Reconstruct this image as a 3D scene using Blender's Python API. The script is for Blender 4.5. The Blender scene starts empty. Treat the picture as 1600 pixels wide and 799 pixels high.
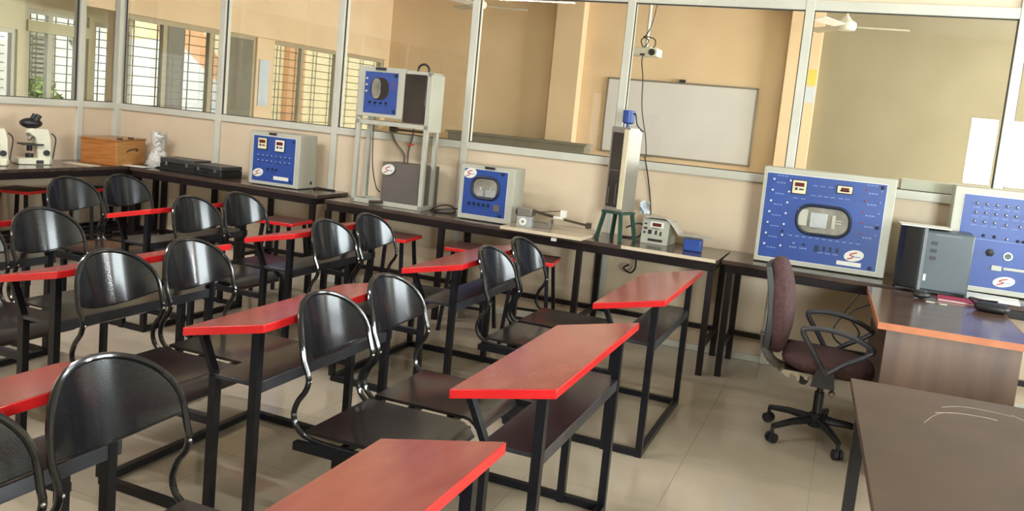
import bpy, math, random
from mathutils import Vector, Matrix
random.seed(7)
PI = math.pi
sc = bpy.context.scene
COL = sc.collection

# ---------------------------------------------------------------- camera
F, PPY = 1344.3, 335.5
def cam_axes(yaw, pitch, roll):
    cy, sy = math.cos(yaw), math.sin(yaw)
    f = Vector((sy*math.cos(pitch), cy*math.cos(pitch), -math.sin(pitch)))
    r = Vector((cy, -sy, 0)); d = f.cross(r)
    c, s = math.cos(roll), math.sin(roll)
    return c*r + s*d, -s*r + c*d, f
R_, D_, F_ = cam_axes(-.3725, .118, -.0951)
cd = bpy.data.cameras.new('camera')
cam = bpy.data.objects.new('camera', cd); COL.objects.link(cam)
m = Matrix((( R_.x, -D_.x, -F_.x, 0), (R_.y, -D_.y, -F_.y, 0), (R_.z, -D_.z, -F_.z, 1.63), (0, 0, 0, 1)))
cam.matrix_world = m
cd.sensor_fit = 'HORIZONTAL'; cd.sensor_width = 36; cd.lens = F/1600*36
cd.shift_y = (PPY-399.5)/1600; cd.clip_start = .05; cd.clip_end = 100
sc.camera = cam

# ---------------------------------------------------------------- view, world, light
sc.view_settings.view_transform = 'Standard'
try: sc.view_settings.look = 'None'
except Exception: pass
sc.view_settings.gamma = 1.0; sc.view_settings.use_curve_mapping = False
sc.view_settings.exposure = 1.0
sc.cycles.max_bounces = 8; sc.cycles.diffuse_bounces = 4; sc.cycles.glossy_bounces = 4
sc.cycles.transparent_max_bounces = 16; sc.cycles.transmission_bounces = 6
sc.cycles.caustics_reflective = False; sc.cycles.caustics_refractive = False
sc.cycles.sample_clamp_indirect = 4.0
sc.cycles.use_denoising = True
w = bpy.data.worlds.new('world'); sc.world = w; w.use_nodes = True
bg = w.node_tree.nodes['Background']; bg.inputs[0].default_value = (.80, .90, 1.0, 1); bg.inputs[1].default_value = 1.3

def area(name, loc, direction, sx, sy, power, color=(1, 1, 1)):
    l = bpy.data.lights.new(name, 'AREA'); l.shape = 'RECTANGLE'; l.size = sx; l.size_y = sy
    l.energy = power; l.color = color
    o = bpy.data.objects.new(name, l); COL.objects.link(o); o.location = loc
    o.rotation_euler = Vector(direction).to_track_quat('-Z', 'Y').to_euler()
    return o
# daylight through the windows of the right-hand wall and the rear wall
area('daylight', (3.38, 4.8, 1.85), (-1, 0, 0), 1.9, 1.3, 125, (.88, .94, 1))
area('daylight', (2.25, -2.2, 1.7), (-.1, 1, 0), 1.4, 1.1, 345, (.88, .95, 1))
area('daylight', (6.38, 9.6, 1.85), (-1, 0, 0), 3.6, 1.3, 980, (.97, .95, 1))  # fill from an unseen window, added to brighten the next room
sun = bpy.data.lights.new('sun', 'SUN'); sun.energy = 3.2; sun.angle = math.radians(2); sun.color = (1, .94, .82)
so = bpy.data.objects.new('sun', sun); COL.objects.link(so)
so.rotation_euler = Vector((-.50, .25, -.83)).to_track_quat('-Z', 'Y').to_euler()

# ---------------------------------------------------------------- materials
def mat(name, col, rough=.5, metal=0, col2=None, scale=6, detail=4, bump=0, bscale=40, stretch=None, spec=None, coat=0, tr=0, lo=.35, hi=.65):
    M_ = bpy.data.materials.new(name); M_.use_nodes = True
    nt = M_.node_tree; b = nt.nodes['Principled BSDF']
    b.inputs['Base Color'].default_value = (*col, 1); b.inputs['Roughness'].default_value = rough; b.inputs['Metallic'].default_value = metal
    if spec is not None: b.inputs['Specular IOR Level'].default_value = spec
    if coat: b.inputs['Coat Weight'].default_value = coat; b.inputs['Coat Roughness'].default_value = .12
    if tr: b.inputs['Transmission Weight'].default_value = tr
    tc = nt.nodes.new('ShaderNodeTexCoord'); mp = nt.nodes.new('ShaderNodeMapping')
    nt.links.new(tc.outputs['Object'], mp.inputs[0])
    if stretch: mp.inputs['Scale'].default_value = stretch
    if col2 is None: col2 = tuple(c*.9 for c in col)
    n = nt.nodes.new('ShaderNodeTexNoise'); n.inputs['Scale'].default_value = scale; n.inputs['Detail'].default_value = detail
    nt.links.new(mp.outputs[0], n.inputs['Vector'])
    r = nt.nodes.new('ShaderNodeValToRGB'); r.color_ramp.elements[0].position = lo; r.color_ramp.elements[1].position = hi
    r.color_ramp.elements[0].color = (*col2, 1); r.color_ramp.elements[1].color = (*col, 1)
    nt.links.new(n.outputs['Fac'], r.inputs[0]); nt.links.new(r.outputs[0], b.inputs['Base Color'])
    if bump:
        n2 = nt.nodes.new('ShaderNodeTexNoise'); n2.inputs['Scale'].default_value = bscale
        nt.links.new(mp.outputs[0], n2.inputs['Vector'])
        bp = nt.nodes.new('ShaderNodeBump'); bp.inputs['Strength'].default_value = bump; bp.inputs['Distance'].default_value = .01
        nt.links.new(n2.outputs['Fac'], bp.inputs['Height']); nt.links.new(bp.outputs[0], b.inputs['Normal'])
    return M_
def s(r, g, b):   # sRGB 0-255 -> linear
    f = lambda c: (c/255/12.92) if c/255 <= .04045 else ((c/255+.055)/1.055)**2.4
    return (f(r), f(g), f(b))
M = {}
M['laminate'] = mat('beige_laminate', s(220, 199, 172), .45, col2=s(212, 191, 164), scale=2)
M['aluminium'] = mat('cream_aluminium', s(206, 203, 190), .35, col2=s(197, 194, 181), scale=3)
M['gasket'] = mat('dark_gasket', s(60, 55, 50), .6)
M['plaster'] = mat('cream_plaster', s(222, 196, 162), .8, col2=s(214, 187, 152), scale=1.2, bump=.05)
M['plaster_white'] = mat('pale_plaster', s(214, 206, 184), .8, col2=s(205, 197, 174), scale=1.2, bump=.05)
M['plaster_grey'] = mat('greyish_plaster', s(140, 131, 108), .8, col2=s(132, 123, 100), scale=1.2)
lt_ = bpy.data.materials.new('added_lit_tube'); lt_.use_nodes = True; lt_.node_tree.nodes['Principled BSDF'].inputs['Emission Color'].default_value = (1, 1, 1, 1); lt_.node_tree.nodes['Principled BSDF'].inputs['Emission Strength'].default_value = 6
M['added_lamp_glow'] = lt_  # glowing tube of the added ceiling lamps
M['veranda'] = mat('pale_veranda_wall', s(214, 206, 176), .8, col2=s(205, 197, 166), scale=1.2)
M['ceiling'] = mat('ceiling_white', s(225, 222, 210), .9)
M['red'] = mat('red_paint', s(220, 38, 40), .32, col2=s(205, 32, 36), scale=5, coat=.3)
M['worn_red'] = mat('worn_red_paint', s(174, 86, 76), .20, col2=s(150, 62, 58), scale=3.2, detail=6, stretch=(2.4, 1, 1), coat=.2, lo=.3, hi=.7)
M['black_metal'] = mat('black_enamel', s(22, 23, 30), .32, metal=.0, col2=s(15, 15, 20), scale=9, coat=.05, spec=.35)
M['tube'] = mat('glossy_black_tube', s(24, 24, 28), .16, metal=.2, coat=.5)
M['shelf'] = mat('scuffed_grey_shelf', s(50, 52, 60), .32, col2=s(34, 35, 41), scale=7, detail=8, coat=.2)
M['seat'] = mat('worn_black_seat', s(38, 33, 32), .28, col2=s(24, 22, 23), scale=4, detail=6, coat=.4)
M['bench'] = mat('dark_brown_bench_top', s(82, 66, 58), .22, col2=s(64, 50, 44), scale=3, detail=8, stretch=(1, 6, 1), coat=.3)
M['bench_edge'] = mat('bench_edge', s(42, 26, 26), .4)
M['bench_leg'] = mat('bench_leg_black', s(28, 21, 22), .4, spec=.3)
M['case_grey'] = mat('instrument_case_grey', s(182, 180, 166), .4, col2=s(173, 171, 157), scale=3)
M['blue'] = mat('instrument_blue', s(42, 74, 148), .4, col2=s(37, 66, 137), scale=3)
M['navy'] = mat('navy_gasket', s(18, 28, 52), .5)
M['dark_grey'] = mat('dark_grey_enclosure', s(104, 96, 90), .45, col2=s(94, 87, 82), scale=3)
M['black'] = mat('black_plastic', s(26, 26, 28), .45)
M['white'] = mat('white_plastic', s(228, 226, 216), .4)
M['white_soft'] = mat('white_print', s(215, 216, 225), .6)
M['print'] = mat('pale_printing', s(130, 150, 200), .6)
M['printd'] = mat('dark_printing', s(24, 36, 84), .6)
M['redmark'] = mat('red_marking', s(190, 48, 46), .5)
M['display'] = mat('dark_red_display', s(92, 30, 26), .25)
M['meter_cream'] = mat('meter_cream', s(222, 210, 176), .4)
M['chrome'] = mat('bright_metal', s(190, 188, 184), .22, metal=.9)
M['steel'] = mat('dull_steel', s(150, 143, 134), .38, metal=.6)
M['green_metal'] = mat('green_enamel', s(52, 84, 70), .35, col2=s(40, 68, 56), scale=5)
M['window_dark'] = mat('smoked_acrylic', s(62, 54, 50), .15, col2=s(46, 40, 38), scale=3)
M['ply'] = mat('plywood_edge', s(212, 194, 168), .5)
M['wood_box'] = mat('varnished_orange_wood', s(178, 116, 58), .35, col2=s(150, 88, 40), scale=5, stretch=(1, 1, 9), coat=.3)
M['wood_light'] = mat('varnished_pale_wood', s(204, 148, 82), .35, col2=s(186, 126, 64), scale=5, stretch=(1, 1, 9), coat=.3)
M['plastic_wrap'] = mat('clear_wrap', (.80, .76, .70), .3, tr=.25)
M['maroon'] = mat('maroon_fabric', s(84, 56, 56), .9, col2=s(68, 44, 46), scale=60, bump=.2, bscale=300)
M['torn'] = mat('torn_lining', s(196, 184, 168), .9, col2=s(160, 148, 132), scale=20)
M['desk_edge'] = mat('orange_brown_edging', s(196, 118, 72), .4, col2=s(182, 104, 62), scale=8)
M['desk_panel'] = mat('walnut_laminate', s(122, 98, 86), .45, col2=s(96, 78, 72), scale=3.5, detail=5, stretch=(4, 4, .35), lo=.3, hi=.7)
M['desk_top'] = mat('dark_walnut_top', s(98, 74, 62), .18, col2=s(76, 56, 50), scale=3, stretch=(1, 4, 1), coat=.3)
M['table_top'] = mat('brown_laminate_top', s(88, 69, 59), .45, col2=s(73, 57, 49), scale=3, detail=8, spec=.25)
M['slate'] = mat('slate_side_panel', s(74, 84, 92), .4, col2=s(64, 74, 82), scale=3)
M['pink'] = mat('crimson_folder', s(160, 40, 72), .5)
M['board'] = mat('whiteboard', s(214, 212, 212), .25, col2=s(206, 204, 206), scale=1)
M['paper'] = mat('paper', s(226, 222, 214), .8)
M['yellow'] = mat('yellow_paper', s(214, 196, 96), .8)
M['blue_paper'] = mat('pale_blue_paper', s(198, 206, 214), .8)
M['olive'] = mat('olive_cabinet', s(140, 132, 110), .6)
M['wire'] = mat('grille_bar', s(120, 112, 92), .5)
M['frame_brown'] = mat('window_aluminium', s(176, 164, 136), .45)
M['orange'] = mat('orange_plaster', s(200, 148, 108), .8)
M['stair_white'] = mat('white_wall_outside', s(196, 196, 200), .8)
M['cream_out'] = mat('cream_wall_outside', s(222, 206, 168), .8)
M['leaf'] = mat('leaf_green', s(118, 140, 62), .6, col2=s(80, 104, 44), scale=30)
M['ground'] = mat('ground_outside', s(168, 158, 140), .9)
M['shutter'] = mat('grey_shutter', s(128, 124, 112), .6)
M['cloth_blue'] = mat('blue_grey_cloth', s(120, 138, 146), .9)
M['grey_board'] = mat('grey_dark_ledge', s(122, 117, 102), .6)

def perforated():
    M_ = mat('perforated_black_steel', s(22, 26, 33), .16, metal=.25, col2=s(16, 19, 25), coat=.45, spec=.4)
    nt = M_.node_tree; b = nt.nodes['Principled BSDF']
    tc = nt.nodes.new('ShaderNodeTexCoord'); sp = nt.nodes.new('ShaderNodeSeparateXYZ'); nt.links.new(tc.outputs['Object'], sp.inputs[0])
    def sn(o, k, ph=0):
        mu = nt.nodes.new('ShaderNodeMath'); mu.operation = 'MULTIPLY_ADD'; mu.inputs[1].default_value = k; mu.inputs[2].default_value = ph
        nt.links.new(o, mu.inputs[0]); si = nt.nodes.new('ShaderNodeMath'); si.operation = 'SINE'; nt.links.new(mu.outputs[0], si.inputs[0]); return si.outputs[0]
    a = sn(sp.outputs[1], 2*PI/.009); c = sn(sp.outputs[2], 2*PI/.009)
    mm = nt.nodes.new('ShaderNodeMath'); mm.operation = 'MULTIPLY'; nt.links.new(a, mm.inputs[0]); nt.links.new(c, mm.inputs[1])
    g = nt.nodes.new('ShaderNodeMath'); g.operation = 'GREATER_THAN'; g.inputs[1].default_value = .6; nt.links.new(mm.outputs[0], g.inputs[0])
    mx = nt.nodes.new('ShaderNodeMix'); mx.data_type = 'RGBA'; src = b.inputs['Base Color'].links[0].from_socket
    nt.links.new(g.outputs[0], mx.inputs[0]); nt.links.new(src, mx.inputs[6]); mx.inputs[7].default_value = (.004, .004, .005, 1)
    nt.links.new(mx.outputs[2], b.inputs['Base Color'])
    ra = nt.nodes.new('ShaderNodeMath'); ra.operation = 'MULTIPLY_ADD'; ra.inputs[1].default_value = .5; ra.inputs[2].default_value = .2
    nt.links.new(g.outputs[0], ra.inputs[0]); nt.links.new(ra.outputs[0], b.inputs['Roughness'])
    return M_
M['perforated'] = perforated()

def floor_mat():
    M_ = mat('polished_floor_tile', s(176, 162, 142), .1, col2=s(158, 145, 126), scale=1.3, detail=6)
    nt = M_.node_tree; b = nt.nodes['Principled BSDF']
    tc = nt.nodes.new('ShaderNodeTexCoord'); br = nt.nodes.new('ShaderNodeTexBrick')
    br.offset = 0; br.inputs['Scale'].default_value = 1; br.inputs['Mortar Size'].default_value = .003
    br.inputs['Brick Width'].default_value = .6; br.inputs['Row Height'].default_value = .6
    src = b.inputs['Base Color'].links[0].from_socket
    nt.links.new(tc.outputs['Object'], br.inputs['Vector']); nt.links.new(src, br.inputs['Color1']); nt.links.new(src, br.inputs['Color2'])
    br.inputs['Mortar'].default_value = (*s(150, 137, 120), 1)
    nt.links.new(br.outputs['Color'], b.inputs['Base Color'])
    return M_
M['floor'] = floor_mat()

def glass_mat(name, tint, refl):
    M_ = bpy.data.materials.new(name); M_.use_nodes = True; nt = M_.node_tree
    for n in list(nt.nodes): nt.nodes.remove(n)
    o = nt.nodes.new('ShaderNodeOutputMaterial'); t = nt.nodes.new('ShaderNodeBsdfTransparent'); g = nt.nodes.new('ShaderNodeBsdfGlossy')
    t.inputs[0].default_value = (*tint, 1); g.inputs['Roughness'].default_value = .0
    f = nt.nodes.new('ShaderNodeLayerWeight'); f.inputs[0].default_value = .25
    ma = nt.nodes.new('ShaderNodeMath'); ma.operation = 'MULTIPLY_ADD'; ma.inputs[1].default_value = .5; ma.inputs[2].default_value = refl
    nt.links.new(f.outputs['Fresnel'], ma.inputs[0])
    mx = nt.nodes.new('ShaderNodeMixShader'); nt.links.new(ma.outputs[0], mx.inputs[0]); nt.links.new(t.outputs[0], mx.inputs[1]); nt.links.new(g.outputs[0], mx.inputs[2])
    nt.links.new(mx.outputs[0], o.inputs[0])
    return M_
M['glass'] = glass_mat('window_glass', (.95, .96, .93), .02)
M['clear'] = glass_mat('clear_cover', (.9, .9, .88), .06)

# ---------------------------------------------------------------- mesh helpers
class MB:
    def __init__(s_): s_.v = []; s_.f = []
    def add(s_, vs, fs):
        n = len(s_.v); s_.v += [tuple(p) for p in vs]; s_.f += [tuple(i+n for i in q) for q in fs]; return s_
    def box(s_, x0, x1, y0, y1, z0, z1):
        vs = [(x, y, z) for z in (z0, z1) for y in (y0, y1) for x in (x0, x1)]
        return s_.add(vs, [(0, 2, 3, 1), (4, 5, 7, 6), (0, 1, 5, 4), (2, 6, 7, 3), (0, 4, 6, 2), (1, 3, 7, 5)])
    def bar(s_, p, q, a, b=None, up=(0, 0, 1)):
        b = b or a; p, q = Vector(p), Vector(q); d = (q-p).normalized(); u = Vector(up)
        if abs(d.dot(u)) > .98: u = Vector((1, 0, 0))
        r = d.cross(u).normalized(); u = r.cross(d)
        vs = [c + r*sx*a/2 + u*sy*b/2 for c in (p, q) for sx, sy in ((-1, -1), (1, -1), (1, 1), (-1, 1))]
        return s_.add(vs, [(0, 1, 2, 3), (7, 6, 5, 4), (0, 4, 5, 1), (1, 5, 6, 2), (2, 6, 7, 3), (3, 7, 4, 0)])
    def tube(s_, path, r, n=8, closed=False):
        P = [Vector(p) for p in path]; N = len(P); rings = []; prev = None
        for i, p in enumerate(P):
            if closed: t = P[(i+1) % N]-P[i-1]
            else: t = P[min(i+1, N-1)]-P[max(i-1, 0)]
            t.normalize()
            if prev is None:
                u = Vector((0, 0, 1)) if abs(t.z) < .9 else Vector((1, 0, 0)); u = (u - t*u.dot(t)).normalized()
            else: u = (prev - t*prev.dot(t)).normalized()
            prev = u; v = t.cross(u); rr = r[i] if isinstance(r, (list, tuple)) else r
            rings.append([p + (u*math.cos(2*PI*k/n) + v*math.sin(2*PI*k/n))*rr for k in range(n)])
        vs = [q for g in rings for q in g]; fs = []
        for i in range(N if closed else N-1):
            j = (i+1) % N
            fs += [(i*n+k, i*n+(k+1) % n, j*n+(k+1) % n, j*n+k) for k in range(n)]
        if not closed: fs += [tuple(range(n))[::-1], tuple((N-1)*n+k for k in range(n))]
        return s_.add(vs, fs)
    def cyl(s_, p, q, r0, r1=None, n=20): return s_.tube([p, q], [r0, r0 if r1 is None else r1], n)
    def lathe(s_, prof, c=(0, 0, 0), n=24, ax='z'):
        vs = []
        for r, h in prof:
            for k in range(n):
                a = 2*PI*k/n; p = (r*math.cos(a), r*math.sin(a), h)
                if ax == 'y': p = (p[0], p[2], p[1])
                if ax == 'x': p = (p[2], p[0], p[1])
                vs.append(Vector(p)+Vector(c))
        fs = [(i*n+k, i*n+(k+1) % n, (i+1)*n+(k+1) % n, (i+1)*n+k) for i in range(len(prof)-1) for k in range(n)]
        fs += [tuple(range(n))[::-1], tuple((len(prof)-1)*n+k for k in range(n))]
        return s_.add(vs, fs)
    def prism(s_, poly, lo, hi, ax='z'):
        def P(a, b, h): return {'z': (a, b, h), 'y': (a, h, b), 'x': (h, a, b)}[ax]
        n = len(poly); vs = [P(a, b, lo) for a, b in poly] + [P(a, b, hi) for a, b in poly]
        return s_.add(vs, [tuple(range(n))[::-1], tuple(range(n, 2*n))] + [(i, (i+1) % n, n+(i+1) % n, n+i) for i in range(n)])
    def sheet(s_, fn, nu, nv, th=.002):
        """surface fn(u,v)->point, given a thickness along its normal"""
        P = [[Vector(fn(i/nu, j/nv)) for j in range(nv+1)] for i in range(nu+1)]
        def nrm(i, j):
            a = P[min(i+1, nu)][j]-P[max(i-1, 0)][j]; b = P[i][min(j+1, nv)]-P[i][max(j-1, 0)]
            c = a.cross(b); return c.normalized() if c.length > 1e-12 else Vector((0, 0, 1))
        W = nv+1; K = (nu+1)*W
        vs = [P[i][j]+nrm(i, j)*th/2 for i in range(nu+1) for j in range(W)] + [P[i][j]-nrm(i, j)*th/2 for i in range(nu+1) for j in range(W)]
        fs = []
        for i in range(nu):
            for j in range(nv):
                a = (i*W+j, (i+1)*W+j, (i+1)*W+j+1, i*W+j+1); fs += [a, tuple(K+q for q in a[::-1])]
        for i in range(nu): fs += [(i*W, K+i*W, K+(i+1)*W, (i+1)*W), (i*W+nv, (i+1)*W+nv, K+(i+1)*W+nv, K+i*W+nv)]
        for j in range(nv): fs += [(j, j+1, K+j+1, K+j), (nu*W+j, K+nu*W+j, K+nu*W+j+1, nu*W+j+1)]
        return s_.add(vs, fs)
    def ball(s_, c, rx, ry=None, rz=None, n=16, m_=10):
        ry = ry or rx; rz = rz or rx; c = Vector(c)
        vs = [c+Vector((0, 0, -rz))]
        for i in range(1, m_):
            a = -PI/2+PI*i/m_
            vs += [c+Vector((rx*math.cos(a)*math.cos(2*PI*k/n), ry*math.cos(a)*math.sin(2*PI*k/n), rz*math.sin(a))) for k in range(n)]
        vs.append(c+Vector((0, 0, rz))); fs = []
        for k in range(n):
            fs.append((0, 1+(k+1) % n, 1+k)); t = 1+(m_-2)*n; fs.append((t+k, t+(k+1) % n, len(vs)-1))
        for i in range(m_-2):
            for k in range(n): a = 1+i*n; fs.append((a+k, a+(k+1) % n, a+n+(k+1) % n, a+n+k))
        return s_.add(vs, fs)
    def build(s_, name, m_, parent=None, bevel=0, loc=None, rz=None):
        me = bpy.data.meshes.new(name); me.from_pydata(s_.v, [], s_.f); me.materials.append(M[m_] if isinstance(m_, str) else m_)
        import bmesh
        bm = bmesh.new(); bm.from_mesh(me); bmesh.ops.recalc_face_normals(bm, faces=bm.faces); bm.to_mesh(me); bm.free()
        me.shade_smooth(); me.set_sharp_from_angle(angle=math.radians(34))
        o = bpy.data.objects.new(name, me); COL.objects.link(o)
        if parent: o.parent = parent
        if loc: o.location = loc
        if rz is not None: o.rotation_euler = (0, 0, rz)
        if bevel:
            b = o.modifiers.new('bevel', 'BEVEL'); b.width = bevel; b.segments = 2; b.limit_method = 'ANGLE'; b.angle_limit = math.radians(40)
            b.harden_normals = False
        return o
def tag(o, label, cat, group=None):
    o['label'] = label; o['category'] = cat
    if group: o['group'] = group
    return o
def thing(name, label, cat, loc=(0, 0, 0), rz=0, group=None):
    o = bpy.data.objects.new(name, None); o.empty_display_size = .1; COL.objects.link(o); o.location = loc; o.rotation_euler = (0, 0, rz)
    return tag(o, label, cat, group)
def part(name, parent):
    o = bpy.data.objects.new(name, None); o.empty_display_size = .05; COL.objects.link(o); o.parent = parent; return o
def struct(o, label=None):
    o['kind'] = 'structure'
    if label: o['label'] = label
    return o
def copy_tree(o, parent=None):
    c = o.copy(); COL.objects.link(c); c.parent = parent
    for ch in [x for x in bpy.data.objects if x.parent == o]: copy_tree(ch, c)
    return c
def smooth_path(pts, n=5):
    P = [Vector(p) for p in pts]; out = []
    for i in range(len(P)-1):
        a, b, c, d = P[max(i-1, 0)], P[i], P[i+1], P[min(i+2, len(P)-1)]
        for k in range(n):
            t = k/n; out.append(.5*((2*b)+(c-a)*t+(2*a-5*b+4*c-d)*t*t+(3*b-3*c+d-a)*t**3))
    out.append(P[-1]); return out
def cable(name, label, pts, r=.004, m_='black', cat='cable', group=None):
    return tag(MB().tube(smooth_path(pts, 6), r, 6).build(name, m_), label, cat, group)

# ================================================================= SETTING
WX, WY = -6.68, 6.36          # partition corner
RX, BY = 3.2, -2.0            # right and rear walls
FX, FY = -7.3, 12.5           # next room: window wall, far wall
ZC = 3.35
RZ0, RZ1 = 1.30, 1.36         # middle rail
TZ0, TZ1 = 2.52, 2.59         # top rail
struct(MB().box(-7.2, 6.5, BY-.4, FY+.2, -.12, 0).build('floor', 'floor'))
struct(MB().box(-7.5, 6.5, BY-.4, FY+.2, ZC, ZC+.15).build('ceiling', 'ceiling'))

def wall_with_holes(name, axis, pos, th, a0, a1, holes, m_, z1=ZC):
    b = MB()
    def bx(u0, u1, z0, zt):
        if u1-u0 < 1e-4 or zt-z0 < 1e-4: return
        if axis == 'x': b.box(pos, pos+th, u0, u1, z0, zt)
        else: b.box(u0, u1, pos, pos+th, z0, zt)
    u = a0
    for h0, h1, z0, zt in holes:
        bx(u, h0, 0, z1); bx(h0, h1, 0, z0); bx(h0, h1, zt, z1); u = h1
    bx(u, a1, 0, z1)
    return struct(b.build(name, m_))
wall_with_holes('wall_right', 'x', RX, .15, BY, WY+.06, [(3.8, 5.8, 1.15, 2.5)], 'plaster_white')
wall_with_holes('wall_far_right', 'x', 6.2, .15, WY, FY+.15, [(7.7, 11.5, 1.15, 2.5)], 'plaster_white')  # unseen wall, its window opening added to light the next room evenly
struct(MB().box(RX+.15, 6.35, WY, WY+.06, 0, ZC).build('wall_front_outer', 'plaster_white'))
wall_with_holes('wall_back', 'y', BY-.15, .15, -8.4, RX+.15, [(-4.52, -4.27, 1.05, 2.15), (1.5, 3.0, 1.1, 2.25)], 'plaster_white')
# far wall of the next room
struct(MB().box(FX-.15, 6.35, FY, FY+.15, 0, ZC).build('wall_far', 'plaster'))
struct(MB().box(-4.39, -3.97, FY-.22, FY, 0, ZC).build('pillar_far_left', 'plaster'))
struct(MB().box(-1.05, -.63, FY-.2, FY, 0, ZC).build('pillar_far_middle', 'plaster'))
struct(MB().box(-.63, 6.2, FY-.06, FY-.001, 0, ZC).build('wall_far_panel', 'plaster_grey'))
# next room, window wall
wall_with_holes('wall_far_left', 'x', FX-.15, .15, 6.93, FY+.15, [(6.95, 9.17, 1.0, 2.27), (9.52, 12.35, 1.0, 2.27)], 'plaster')
struct(MB().box(FX, FX+.07, WY+.08, 12.38, 2.275, 2.42).build('beam_lintel', 'plaster'))

def window(idx, axis, pos, u0, u1, z0, z1, mull, panes_glass, rows, cols_sp, facing=1, fm='frame_brown'):
    """sliding window: frame, grille of thin bars, panes"""
    e = bpy.data.objects.new('window_%d' % idx, None); COL.objects.link(e); e['kind'] = 'structure'
    f = MB(); g = MB(); p = MB(); t = .045
    def bx(mb, a0, a1, b0, b1, d0, d1):
        if axis == 'x': mb.box(pos+d0, pos+d1, a0, a1, b0, b1)
        else: mb.box(a0, a1, pos+d0, pos+d1, b0, b1)
    bx(f, u0, u1, z0, z0+t, -.03, .03); bx(f, u0, u1, z1-t, z1, -.03, .03); bx(f, u0, u0+t, z0+t, z1-t, -.03, .03); bx(f, u1-t, u1, z0+t, z1-t, -.03, .03)
    for mu in mull: bx(f, mu-.03, mu+.03, z0+t, z1-t, -.028, .028)
    n = int((z1-z0)/rows)
    for i in range(1, n+1):
        z = z0+i*(z1-z0)/(n+1); bx(g, u0+t, u1-t, z-.005, z+.005, -.085, -.075)
    u = u0+cols_sp*.6
    while u < u1-t:
        bx(g, u-.005, u+.005, z0+t, z1-t, -.095, -.085); bx(g, u+.075, u+.085, z0+t, z1-t, -.095, -.085); u += cols_sp
    bx(p, u0+t, u1-t, z0+t, z1-t, -.004, .004)
    f.build('window_frame', fm, e); g.build('window_grille', 'wire', e); p.build('window_pane', 'glass', e)
    return e
window(1, 'x', FX-.06, 6.95, 9.17, 1.0, 2.27, [7.62, 8.36], True, .115, .42)
window(2, 'x', FX-.06, 9.52, 12.35, 1.0, 2.27, [10.19, 11.03], True, .115, .42)
window(4, 'x', RX+.08, 3.8, 5.8, 1.15, 2.5, [4.8], True, .2, .9)
window(5, 'y', BY-.08, 1.5, 3.0, 1.1, 2.25, [1.94, 2.5], True, .2, .9)
window(6, 'y', BY-.08, -4.52, -4.27, 1.05, 2.15, [], True, .1, .9)
window(7, 'x', 6.28, 7.7, 11.5, 1.15, 2.5, [8.9, 10.2], True, .2, .9)  # unseen window added for the next room's fill light
# sliding leaves standing half open in the next room's windows
struct(MB().box(FX-.03, FX-.02, 7.65, 7.9, 1.05, 2.22).build('window_8', 'shutter'))
struct(MB().box(FX-.03, FX-.02, 8.56, 9.12, 1.05, 2.22).build('window_9', 'grey_board'))

# glazed partition, front run: posts, rails, panels, panes
posts_x = [-5.455, -4.2, -2.955, -1.69, -.43, .87, 2.1, RX-.03]
d0, d1 = WY, WY+.06
pt = MB()
for x in posts_x: pt.box(x-.03, x+.03, d0-.012, d1+.012, 0, ZC)
pt.box(WX-.02, WX+.045, WY-.045, WY+.05, 0, ZC)
struct(pt.build('trim_1', 'aluminium', bevel=.004))
rl = MB(); rl.box(WX, RX, d0-.008, d1+.008, RZ0, RZ1); rl.box(WX, RX, d0-.008, d1+.008, TZ0, TZ1); rl.box(WX, RX, d0-.006, d1+.006, 0, .05)
struct(rl.build('trim_2', 'aluminium', bevel=.004))
struct(MB().box(WX, RX, d0+.015, d1-.015, .04, RZ0+.01).build('wall_front', 'laminate'))
struct(MB().box(WX, RX, d0+.015, d1-.015, TZ1-.01, ZC).build('wall_front_upper', 'laminate'))
xs = [WX+.03]+posts_x
gk = MB()
for i in range(len(xs)-1):
    a, b = xs[i]+.03, xs[i+1]-.03
    struct(MB().box(a, b, d0+.027, d0+.033, RZ1, TZ0).build('window_%d' % (10+i), 'glass'))
    for (u0, u1, z0, z1) in ((a, b, RZ1, RZ1+.006), (a, b, TZ0-.007, TZ0), (a, a+.006, RZ1, TZ0), (b-.006, b, RZ1, TZ0)):
        gk.box(u0, u1, d0+.008, d0+.024, z0, z1)
struct(gk.build('trim_3', 'gasket'))
# side run of the partition (plane x = WX)
side_y = [5.93-.0, 4.68, 3.4, 2.1, .8, -.5, BY+.03]
pt = MB(); e0, e1 = WX-.06, WX
for y in side_y: pt.box(e0-.012, e1+.012, y-.03, y+.03, 0, ZC)
struct(pt.build('trim_4', 'aluminium', bevel=.004))
rl = MB(); rl.box(e0-.008, e1+.008, BY, WY, RZ0, RZ1); rl.box(e0-.008, e1+.008, BY, WY, TZ0, TZ1)
struct(rl.build('trim_5', 'aluminium', bevel=.004))
struct(MB().box(e0+.015, e1-.015, BY, WY-.03, 0, RZ0+.01).build('wall_left', 'laminate'))
struct(MB().box(e0+.015, e1-.015, BY, WY-.03, TZ1-.01, ZC).build('wall_left_upper', 'laminate'))
ys = [WY]+side_y; gk = MB()
for i in range(len(ys)-1):
    a, b = ys[i+1]+.03, ys[i]-.03
    struct(MB().box(e0+.027, e0+.033, a, b, RZ1, TZ0).build('window_%d' % (20+i), 'glass'))
    for (u0, u1, z0, z1) in ((a, b, RZ1, RZ1+.006), (a, b, TZ0-.007, TZ0), (a, a+.006, RZ1, TZ0), (b-.006, b, RZ1, TZ0)):
        gk.box(e1-.03, e1-.012, u0, u1, z0, z1)
struct(gk.build('trim_6', 'gasket'))
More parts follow.
